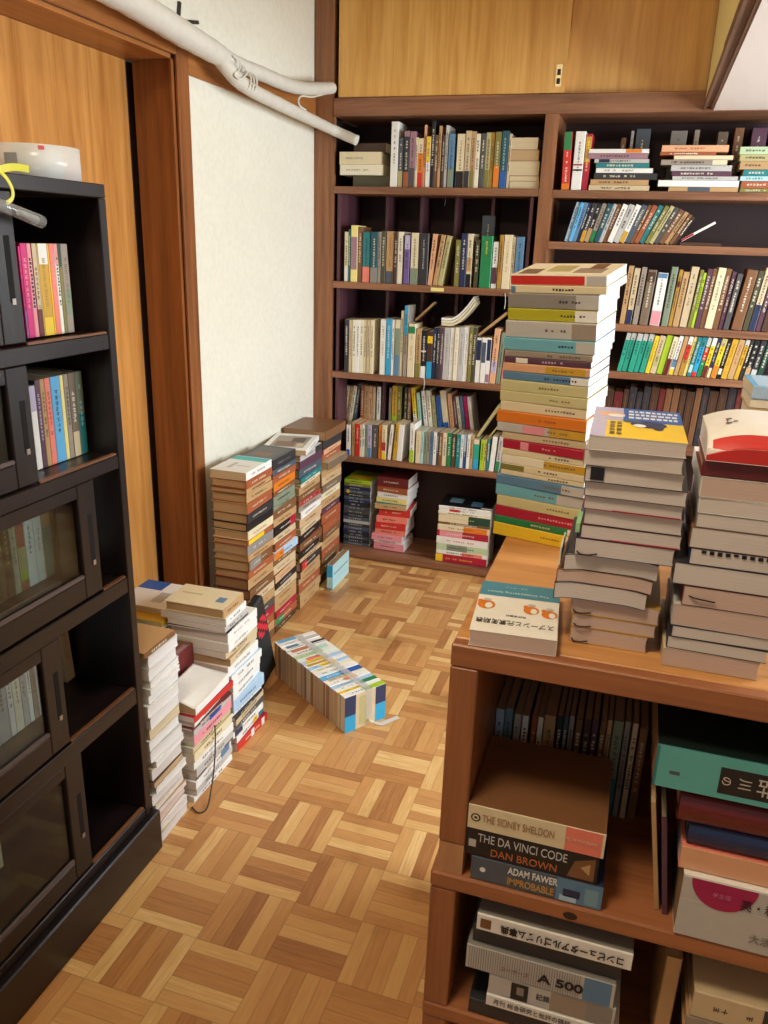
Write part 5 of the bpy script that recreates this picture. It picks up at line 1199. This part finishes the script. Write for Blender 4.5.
# ---- stack at the right edge
g = 'stack of thick books at the right end of the low bookcase'
rt = [  # from the bottom: z1 ends via thickness, x0, x1, cover, pages
 (.0235, .0735, .1810, 'beige', 'rose'), (.0160, .0780, .1880, 'charcoal', 'grey'), (.0150, .0790, .1890, 'charcoal', 'grey'), (.0270, .0790, .1990, 'pale grey', 'rose'), (.0250, .0860, .2000, 'maroon', 'rose'), (.0270, .0730, .1950, 'charcoal', 'grey'),
 (.0200, .0860, .2050, 'navy', 'grey'), (.0250, .0840, .2040, 'brown', 'grey'), (.0170, .0880, .2060, 'grey', 'grey'), (.0190, .0880, .2080, 'white', 'grey'), (.0240, .0850, .2060, 'white', 'rose')]
z = .8645
k = (1.102 - .8645) / sum(q[0] for q in rt)
for i, (t, xa, xb, c, pg) in enumerate(rt):
    t *= k; D = xb - xa; n = len(rt) + 2 - i
    bend = None
    if i in (3,): bend = lambda yy, zz, x, D=D: .004 * (1 - yy / D) ** 2 if x > .005 else 0
    o = book('p', t - .0006, .150, D, c, flat((xa + xb) / 2, .915 + .075, z + .0003, t - .0006, .150, D, 180 + R.uniform(-1, 1)), f"thick book with {c} cover, {ORD[n]} from top of the stack beside the page-end stack", g, pages=pg, title=None, bend=None)
    if i == 4:
        b = MB(); b.tube(smooth_curve([(.012, .006, .002), (.011, .014, -.0022), (.009, .036, -.0018)], 5), .0010, RIB, 6); b.build('bookmark_ribbon', o)
    if i == 6:
        b = MB()
        for q in range(12): b.box((.0145 + R.uniform(-.001, .001), .012 + q * .0085, -.0007), (.0180, .017 + q * .0085, -.0001), cover_mat('black'))
        b.build('printed_edge', o)
    z += t
mw = flat(.1565, .915 + .055, z + .0003, .018, .145, .110, -90)
book('h', .018, .145, .110, 'maroon', mw, 'maroon hardback directly under the curled top book, at the picture edge', g, spine='maroon', title=None, pages='tan'); z += .0188
mw = flat(.1640, .912 + .060, z + .0003, .026, .156, .125, -90)
def bulge(yy, zz, x):
    if x < .013: return 0.0
    f = (x - .013) / .013
    q = 0.0
    if yy < .045: q -= .021 * (1 - yy / .045) ** 2.2
    e = .156 - zz                               # z local runs to -X: the left end is the head
    if e < .05: q -= .012 * (1 - e / .05) ** 2
    return f * (q + .012)
book('p', .026, .156, .125, 'white', mw, 'fat paperback with bulging white and red jacket, topmost at the picture edge', g, spine='red', pages='grey', bend=bulge,
     art_faces=[(.0, .125, 0, .95, 'red')], cover=[(.34, .38, .84, .88, 'charcoal'), (.38, .42, .80, .83, 'charcoal'), (.42, .54, .86, .87, 'rust'), (.52, .56, .83, .87, 'charcoal')], title=None)
# pale blue books behind it
lay = [('sky blue', 17, {'s': 'pale blue', 't': None, 'art': [(.05, .95, .05, .95, 'pale blue')], 'l': 'pale blue book rising behind the bulging white jacket'}), ('pale cream', 12), ('tan', 40, {'k': 'h'}), ('brown', 50, {'k': 'h'}), ('white', 40), ('beige', 50, {'k': 'h'}), ('brown', 50, {'k': 'h'}), ('maroon', 45, {'k': 'h'})]
pile(lay, .152, .300, 1.150, 1.262, .8645, 1.172, -90, 'hidden pile behind the right end stack', 'pile behind the right end stack', jit=.001, yaw=.5)

# ---- the single paperback on the near corner
tS = .0215; LS, DS = .157, .107
mw = frame((0, 0, 0), (0, 0, 1), (-1, 0, 0), (0, -1, 0))
mw = Matrix.Rotation(rad(4.5), 4, 'Z') @ mw
c = mw @ Vector((tS / 2, DS / 2, LS / 2)); mw.translation = Vector((-.1075, .9615, .8648 + tS / 2)) - c
sp = book('p', tS, LS, DS, 'white', mw, 'white paperback with teal band and orange cats lying alone on the near corner', None, spine='white', title=None, pages='rose', cover=[(0, 1, 0, .30, 'petrol')], cat='book')
b = MB(); w_ = tS + .0005
def blob2(cy, cz, ry, rz, q, dz=0.0):
    b.face([(w_ + dz, cy * DS + math.cos(a) * ry * DS, cz * LS + math.sin(a) * rz * LS) for a in [2 * math.pi * j / 20 for j in range(20)]], cover_mat(q))
# y runs from the right edge to the left edge
for cy, cz, s2 in ((.88, .50, 1.15), (.33, .52, 1.0), (.11, .56, 1.0)):
    b = MB(); blob2(cy, cz, .095 * s2, .075 * s2, 'orange'); blob2(cy - .03, cz + .015, .04 * s2, .05 * s2, 'white', .0002)
    blob2(cy + .07 * s2, cz - .06, .03 * s2, .03 * s2, 'orange', .0001); blob2(cy, cz - .10, .05, .025, 'pale grey', .0001)
    b.build('cat_print', sp)
def on_cover(name, s, size, fx, fy, rgb, stretch=1.0):
    """Upside-down lettering on the cover; fx, fy are fractions from the left and the near edge."""
    # local axes: reading direction = local +y (towards -X), up = local +z (towards -Y)
    loc = frame((tS + .0007, (1 - fx) * DS, (1 - fy) * LS), (0, 1, 0), (0, 0, 1), (1, 0, 0))
    return text_part(name, s, size, mw @ loc, rgb, sp, 'CENTER', stretch)
on_cover('cover_title', 'スプーンと元素周期表', .0150, .5, .20, (60, 60, 64), .66)
on_cover('cover_subtitle', 'The Disappearing Spoon', .0084, .48, .78, (206, 228, 232))
on_cover('cover_author', 'サム・キーン', .0052, .45, .90, (190, 216, 222))
on_cover('cover_note', '松井信彦訳', .0052, .5, .33, (90, 90, 92))

# ---- upper compartment
g = 'English paperbacks piled in the low bookcase'
def spine_text(name, s, size, x, z, y, rgb, parent, stretch=1.0, flipped=False, align='LEFT', bold=0.0):
    m = frame((x, y, z), (-1, 0, 0), (0, 0, -1), (0, -1, 0)) if flipped else frame((x, y, z), (1, 0, 0), (0, 0, 1), (0, -1, 0))
    return text_part(name, s, size, m, rgb, parent, align, stretch, bold)
def lying_front(kind, x0, x1, z0, z1, y, D, c, label, grp, yaw=0, **kw):
    w, L = z1 - z0, x1 - x0
    return book(kind, w, L, D, c, flat((x0 + x1) / 2, y + D / 2, z0, w, L, D, -90 + yaw), label, grp, title=kw.pop('title', None), **kw)
yS = .8775
o = lying_front('p', -.128, .046, .5127, .5505, yS, .108, 'navy', 'dark blue thriller paperback at the bottom of the English pile in the low bookcase', g, spine='slate', bands=[(.0, .34, 'steel blue'), (.34, .98, 'slate')])
spine_text('spine_author', 'ADAM FAWER', .0155, -.078, .5405, yS - .0008, (226, 226, 222), o, .66, bold=.0004)
spine_text('spine_title', 'IMPROBABLE', .0155, -.078, .5235, yS - .0008, (190, 146, 84), o, .70, bold=.0004)
b = MB(); b.box((-.006, -.0009, .152), (.006, -.0003, .160), cover_mat('white'))
q = MB(); q.face([(.019 + .004 * math.cos(a), -.0006, .158 + .004 * math.sin(a)) for a in [2 * math.pi * j / 14 for j in range(14)]], cover_mat('white')); q.build('publisher_mark', o)
q = MB()
for a_, b_, c_, d_, cc in ((.004, .030, .005, .022, 'dusty blue'), (.010, .022, .028, .050, 'navy'), (.002, .012, .032, .054, 'pale blue')): q.face([(a_, -.0005, c_), (b_, -.0005, c_), (b_, -.0005, d_), (a_, -.0005, d_)], cover_mat(cc))
q.build('spine_picture', o)
o = lying_front('p', -.1375, .036, .5512, .5940, yS + .001, .108, 'black', 'black thriller paperback with silver title in the middle of the English pile', g, spine='black')
spine_text('spine_title', 'THE DA VINCI CODE', .0190, -.122, .5815, yS + .0002, (206, 206, 204), o, .66)
spine_text('spine_author', 'DAN BROWN', .0165, -.104, .5615, yS + .0002, (196, 112, 62), o, .86)
q = MB(); q.face([(.014, -.0005, .160), (.026, -.0005, .160), (.026, -.0005, .170), (.014, -.0005, .170)], cover_mat('pale grey')); q.build('publisher_mark', o); q = MB(); q.face([(.004, -.0005, .004), (.040, -.0005, .004), (.030, -.0005, .030), (.004, -.0005, .038)], cover_mat('brown')); q.face([(.012, -.0006, .010), (.030, -.0006, .010), (.022, -.0006, .022)], cover_mat('tan')); q.build('spine_picture', o)
o = lying_front('p', -.1375, .040, .5948, .6330, yS, .165, 'brown', 'cream-spined paperback with plain brown cover on top of the English pile', g, spine='cream', bands=[(.02, .28, 'salmon')])
spine_text('spine_author', 'THE SIDNEY SHELDON', .0165, -.118, .6142, yS - .0008, (166, 120, 72), o, .56)
spine_text('spine_title', 'TELL ME YOUR DREAMS', .0065, -.0085, .6142, yS - .0010, (226, 206, 180), o, .55)
q = MB()
for rr, cc, e in ((.0065, 'charcoal', 0), (.0045, 'cream', .0001), (.0022, 'charcoal', .0002)): q.face([(.019 + rr * math.cos(a), -.0005 - e, .167 + rr * math.sin(a)) for a in [2 * math.pi * j / 18 for j in range(18)]], cover_mat(cc))
q.build('publisher_mark', o)
g = 'books standing at the back of the low bookcase'
sc2 = lambda x: 470 + x / 3.657
rows = []
for i, (a, b_, v, c) in enumerate(((85, 128, 175, 'pale blue'), (131, 160, 175, 'dusty blue'), (164, 190, 196, 'pale grey'), (193, 217, 202, 'white'), (228, 248, 205, 'rust'), (250, 271, 208, 'pale cream'), (275, 317, 200, 'tan'), (321, 344, 204, 'charcoal'), (346, 364, 205, 'slate'), (367, 386, 203, 'warm grey'),
        (390, 415, 216, 'brown'), (420, 447, 218, 'dark brown'), (450, 474, 220, 'plum'), (480, 503, 222, 'brown'), (506, 524, 220, 'tan'), (528, 566, 222, 'grey green'), (570, 592, 226, 'grey'), (598, 620, 232, 'beige'), (624, 655, 248, 'brown'))):
    rows.append((a, b_, v, c))
Yb2 = 1.075
for i, (a, b_, v, c) in enumerate(rows):
    zt = zat(660 + v / 3.657, xat(sc2(a), Yb2, .66), Yb2)
    xa, xb = max(xat(sc2(a), Yb2, zt), XL + .0375), xat(sc2(b_), Yb2, zt)
    bands = [(0, .4, 'teal')] if i == 15 else ()
    book('p', xb - xa - .0006, zt - .5125, .125, c, up_front(xa, Yb2, .5126), f"{c} paperback in the low bookcase's back row, {ORD[i + 1]} from its side panel", g, bands=bands, title='dark grey' if sum(PAL[c]) > 330 else 'beige', pages='tan')
# right hand pile
g = 'large volumes piled at the right of the low bookcase'
o = lying_front('s', .083, .330, .7215, .7790, yS, .20, 'bottle green', 'thick green boxed dictionary with black title label topping the low bookcase right pile', g, spine='teal', bands=[(0.0, .60, 'black')])
# label covers the middle and lower part of the spine height only
o.data.materials
q = MB(); q.face([(.0005, -.0006, .003), (.0575, -.0006, .003), (.0575, -.0006, .244), (.0005, -.0006, .244)], paint((92, 176, 172), 0.45, 0.06, name='green_cloth')); q.face([(.008, -.0008, .02), (.044, -.0008, .02), (.044, -.0008, .1745), (.008, -.0008, .1745)], cover_mat('black')); q.face([(.020, -.0008, .218), (.025, -.0008, .218), (.025, -.0008, .230), (.020, -.0008, .230)], cover_mat('slate')); q.build('spine_label', o)
for i, ch in enumerate(('の', '川', '辞', '典')):
    s_ = (.013, .016, .026, .026)[i]; x_ = (.163, .183, .207, .236)[i]
    text_part('label_lettering', ch, s_, frame((x_, yS - .0010, .7215 + .026), (0, 0, -1), (1, 0, 0), (0, -1, 0)), (206, 196, 184), o, 'CENTER')
lying_front('h', .117, .300, .6725, .7130, yS + .004, .13, 'maroon', 'glossy maroon leather volume under the green boxed dictionary', g, spine='maroon', pages='tan', yaw=1, rnd=.010)
lying_front('h', .134, .310, .6410, .6715, yS + .006, .13, 'slate', 'dark blue cloth volume under the maroon leather one', g, spine='navy', pages='tan', rnd=.009)
lying_front('p', .130, .310, .6075, .6400, yS + .004, .13, 'salmon', 'thick brown-pink paperback lying on the white dictionary', g, spine='peach', pages='rose')
o = lying_front('s', .137, .345, .5135, .6065, yS - .006, .15, 'white', 'white boxed dictionary with magenta half disc at the base of the right pile', g, spine='pale grey')
q = MB()
q.face([(.0925 - .040 * math.sin(a) - .0003, -.0007, .1605 + .038 * math.cos(a)) for a in [math.pi * j / 20 for j in range(21)]], paint((168, 22, 84), 0.45, 0.05, name='magenta_print'))
q.face([(.058, -.0005, .002), (.0575, -.0005, .002), (.0575, -.0005, .206), (.058, -.0005, .206)], cover_mat('white'))
q.build('spine_print', o)
spine_text('spine_title', '英・和辞典', .017, .205, .582, yS - .0075, (34, 30, 32), o, .8)
spine_text('spine_publisher', '学生版', .008, .172, .588, yS - .0080, (206, 110, 150), o, .9)
spine_text('spine_note', '大活字', .014, .222, .535, yS - .0075, (120, 104, 98), o, .9)
book('p', .006, .165, .13, 'tan', up_front(.114, .905, .5126, -9), 'thin tan paperback leaning beside the right pile of the low bookcase', None, pages='tan', title=None)
book('p', .007, .150, .13, 'navy', up_front(.1235, .900, .5126, -8), 'thin dark purple paperback leaning between tan one and right pile', None, spine='plum', title=None)

# ---- lower compartment
g = 'large books piled in the lower compartment of the low bookcase'
lying_front('h', -.115, .085, .2716, .2990, yS, .15, 'charcoal', 'charcoal book lowest of the pile in the lower compartment', g)
o = lying_front('p', -.090, .093, .2997, .3190, yS - .004, .16, 'white', 'white magazine with small black lettering on its spine, lower compartment', g, spine='white')
spine_text('spine_title', '月刊 総合研究と批評の雑誌', .0105, -.080, .3095, yS - .0050, (40, 40, 44), o, .85)
o = lying_front('s', -.089, .085, .3197, .3560, yS - .001, .15, 'pale grey', 'grey boxed volume with black portrait on its spine, lower compartment', g, spine='pale grey', bands=[(.02, .22, 'grey'), (.22, .5, 'warm grey')])
q = MB(); q.face([(.002, -.0006, .118), (.032, -.0006, .118), (.032, -.0006, .142), (.002, -.0006, .142)], cover_mat('black')); q.face([(.012, -.0007, .124), (.026, -.0007, .124), (.026, -.0007, .134), (.012, -.0007, .134)], cover_mat('grey')); q.build('spine_picture', o)
spine_text('spine_title', '記録', .012, -.022, .338, yS - .0018, (44, 40, 40), o, .8)
o = lying_front('p', -.124, .080, .3567, .3985, yS - .002, .15, 'grey', 'ribbed grey manual with bold black number on its spine, lower compartment', g, spine='pale grey', bands=[(.02, .2, 'steel blue')])
q = MB()
for i in range(46): q.face([(.001, -.0005, .046 + i * .0034), (.0415, -.0005, .046 + i * .0034), (.0415, -.0005, .0472 + i * .0034), (.001, -.0005, .0472 + i * .0034)], cover_mat('grey'))
q.build('spine_ribs', o)
spine_text('spine_title', 'A 500', .020, -.022, .374, yS - .0030, (24, 22, 24), o, 1.25, bold=.0006)
spine_text('spine_note', 'ユーザーズ', .009, -.075, .372, yS - .0030, (150, 92, 92), o, .9)
lying_front('h', -.118, .084, .3992, .4290, yS + .006, .15, 'charcoal', 'black clothbound book in the middle of the lower compartment pile', g, spine='charcoal')
o = lying_front('h', -.113, .095, .4297, .4590, yS - .003, .15, 'grey', 'grey hardback with upside-down black Japanese title, top of the lower compartment pile', g, spine='white', yaw=0)
spine_text('spine_title', 'コンピュータアルゴリズム事典', .0148, .086, .4442, yS - .0046, (26, 24, 26), o, .80, flipped=True, bold=.0004)
q = MB(); q.face([(.006, -.0005, .188), (.022, -.0005, .188), (.022, -.0005, .203), (.006, -.0005, .203)], cover_mat('brown')); q.build('publisher_mark', o)
g = 'books at the right of the lower compartment'
zz = .2716
for i, (t, x0, c, sp_, bd) in enumerate(((.040, .182, 'beige', 'tan', ()), (.036, .176, 'slate', 'grey', ((.3, .85, 'slate'),)), (.034, .172, 'tan', 'warm grey', ((.35, .8, 'navy'),)), (.044, .176, 'beige', 'beige', ((.25, .5, 'charcoal'),)))):
    lying_front('h', x0, x0 + .17, zz, zz + t - .0008, yS, .14, c, f"dim {sp_} hardback, {['lowest', 'second', 'third', 'topmost'][i]} of the pile at the right of the lower compartment", g, spine=sp_, bands=bd, pages='tan', title='dark brown'); zz += t
book('h', .020, .17, .13, 'tan', up_front(.140, .905, .2717), 'tan hardback standing upright beside the right pile in lower compartment', None, title=None)

# ================================================================== pipes along the left wall
PIPE = paint((206, 200, 188), 0.75, 0.10, 30, bump=0.5, name='pipe_wrap')
xp = XW + .075
pip = empty('wrapped_pipe', onx(110, -10, xp)); tag(pip, 'white wrapped pipe running along the wall above the door and forking', 'pipe')
def pb_tube(name, pts, rads, n=18, m=PIPE, k=8, parent=pip):
    P = smooth_curve([Vector(p) - parent.location for p in pts], k)
    rr = []
    for i in range(len(P)):
        f = i / (len(P) - 1) * (len(rads) - 1); j = min(int(f), len(rads) - 2); rr.append((rads[j] * (1 - (f - j)) + rads[j + 1] * (f - j)) * (1 + .025 * math.sin(i * 1.7)))
    b = MB(); b.tube(P, rr, m, n); return b.build(name, parent)
pb_tube('main_pipe', [onx(60, -34, xp), onx(110, -11, xp), onx(150, 13, xp), onx(185, 35, xp), onx(214, 52, xp), onx(228, 60, xp)], [.034, .034, .033, .032, .029, .023])
pb_tube('upper_branch', [onx(220, 54, xp), onx(240, 65, xp + .005), onx(262, 74, xp + .005), onx(288, 85, xp), onx(305, 88.5, xp), onx(322, 88.5, xp), ony(332, 88, YB - .026)], [.020, .020, .021, .021, .021, .021, .020])
pb_tube('lower_branch', [onx(218, 56, xp), onx(228, 69, xp + .01), onx(238, 80, xp + .012), onx(255, 92, xp + .01), onx(285, 107, xp), onx(310, 119, xp + .01), ony(332, 129.5, YB - .03), ony(357, 140.5, YB - .012)], [.022, .021, .021, .020, .020, .019, .019, .018])
WIRE = paint((214, 210, 196), 0.5, 0.05, name='white_wire')
def wire(name, pts, r, m, label=None, cat=None, parent=None):
    pts = list(pts)
    b = MB(); b.tube(smooth_curve(pts, 6), r, m, 8); o = b.build(name, parent)
    if label: tag(o, label, cat)
    return o
cen = onx(238, 80, xp + .012)
b = MB()
for dz in (0, .012, .024):
    c0 = onx(243 + dz * 250, 81 + dz * 110, xp + .012); nrm = (onx(255, 92, xp) - onx(238, 80, xp)).normalized(); a = nrm.cross(Vector((1, 0, 0))).normalized()
    b.tube([c0 + (Vector((1, 0, 0)) * math.cos(q) + a * math.sin(q)) * .0265 - pip.location for q in [2 * math.pi * j / 16 for j in range(17)]], .003, WIRE, 6)
b.build('wire_binding', pip)
wire('pipe_wire', [onx(233, 56, xp + .03), onx(240, 62, xp + .035), onx(239, 70, xp + .035), onx(234, 74, xp + .03), onx(240, 79, xp + .035), onx(247, 73, xp + .035), onx(244, 66, xp + .03)], .0022, WIRE, 'white wire twisted between the two pipe branches', 'wire')
wire('hook_cord', [p - pip.location for p in [onx(325, 94, xp), onx(312, 97, xp + .01), onx(302, 96, xp + .015), onx(298.5, 100, xp + .015), onx(300, 106, xp + .015), onx(306, 110, xp + .015)]], .0030, WIRE, parent=pip)
# two black brackets on the wall above the pipe
BK = paint((40, 38, 36), 0.5, 0.05, name='black_metal')
def tab(u0, v0, u1, v1, w, label):
    a, c = onx(u0, v0, XW + .004), onx(u1, v1, XW + .004); d = (c - a); n = d.cross(Vector((1, 0, 0))).normalized() * w
    b = MB(); k_ = b.mi(BK); x_ = Vector((.0035, 0, 0))
    P = [a - n, a + n, c + n, c - n]
    b.v += [tuple(p - x_) for p in P] + [tuple(p + x_) for p in P]
    for q in ((0, 1, 2, 3), (7, 6, 5, 4), (0, 4, 5, 1), (1, 5, 6, 2), (2, 6, 7, 3), (3, 7, 4, 0)): b.f.append(q); b.m.append(k_); b.sm.append(False)
    tag(b.build('wall_bracket'), label, 'bracket')
tab(179.5, 2, 178.5, 16, .0045, 'upright black metal tab on the wall above the pipe')
tab(188, 22, 198, 22.5, .0045, 'sloping black metal tab on the wall just above the pipe')
# strings hanging from shelf fronts
for u, v0, v1, l in ((505, 293, 309, 'white string hanging from the front of the second shelf near the tall stack'), (424, 378, 390, 'short white string hanging from the front of the third shelf'), (445, 197, 206, 'short dark string hanging from the front of the top shelf')):
    wire('hanging_string', [ony(u, v0, YB - .004), ony(u + .4, (v0 + v1) / 2, YB - .006), ony(u - .6, v1, YB - .004)], .0012, WIRE if 'white' in l else BK, l, 'string')

# ================================================================== light
def area(name, loc, rot, sx, sy, power, color):
    l = bpy.data.lights.new(name, 'AREA'); l.shape = 'RECTANGLE'; l.size = sx; l.size_y = sy; l.energy = power; l.color = color
    o = bpy.data.objects.new(name, l); o.location = loc; o.rotation_euler = rot; col.objects.link(o); return o
area('window_daylight', (1.72, 2.15, 1.30), (0, rad(90), 0), 1.05, 1.75, 105, (0.88, 0.94, 1.0))
# ceiling lamp of the room (a round fitting out of the frame)
lamp = empty('ceiling_lamp', (-.45, .35, 2.42)); tag(lamp, 'round white ceiling lamp over the parquet, above the picture', 'ceiling lamp')
b = MB(); b.tube([(0, 0, -.001), (0, 0, -.03)], [.20, .20], paint((230, 228, 222), 0.5, 0.02, name='lamp_white'), 32); b.build('lamp_base', lamp)
em, nt, bs = nodes('lamp_glow'); bs.inputs['Emission Color'].default_value = (1.0, 0.83, 0.60, 1); bs.inputs['Emission Strength'].default_value = 48
b = MB(); b.tube([(0, 0, -.031), (0, 0, -.05), (0, 0, -.075), (0, 0, -.09)], [.185, .19, .15, .05], em, 32); b.build('lamp_shade', lamp)
w = bpy.data.worlds.new('world'); sc.world = w; w.use_nodes = True
w.node_tree.nodes['Background'].inputs[0].default_value = (0.95, 0.97, 1.0, 1); w.node_tree.nodes['Background'].inputs[1].default_value = 0.25
sc.view_settings.exposure = 0.12
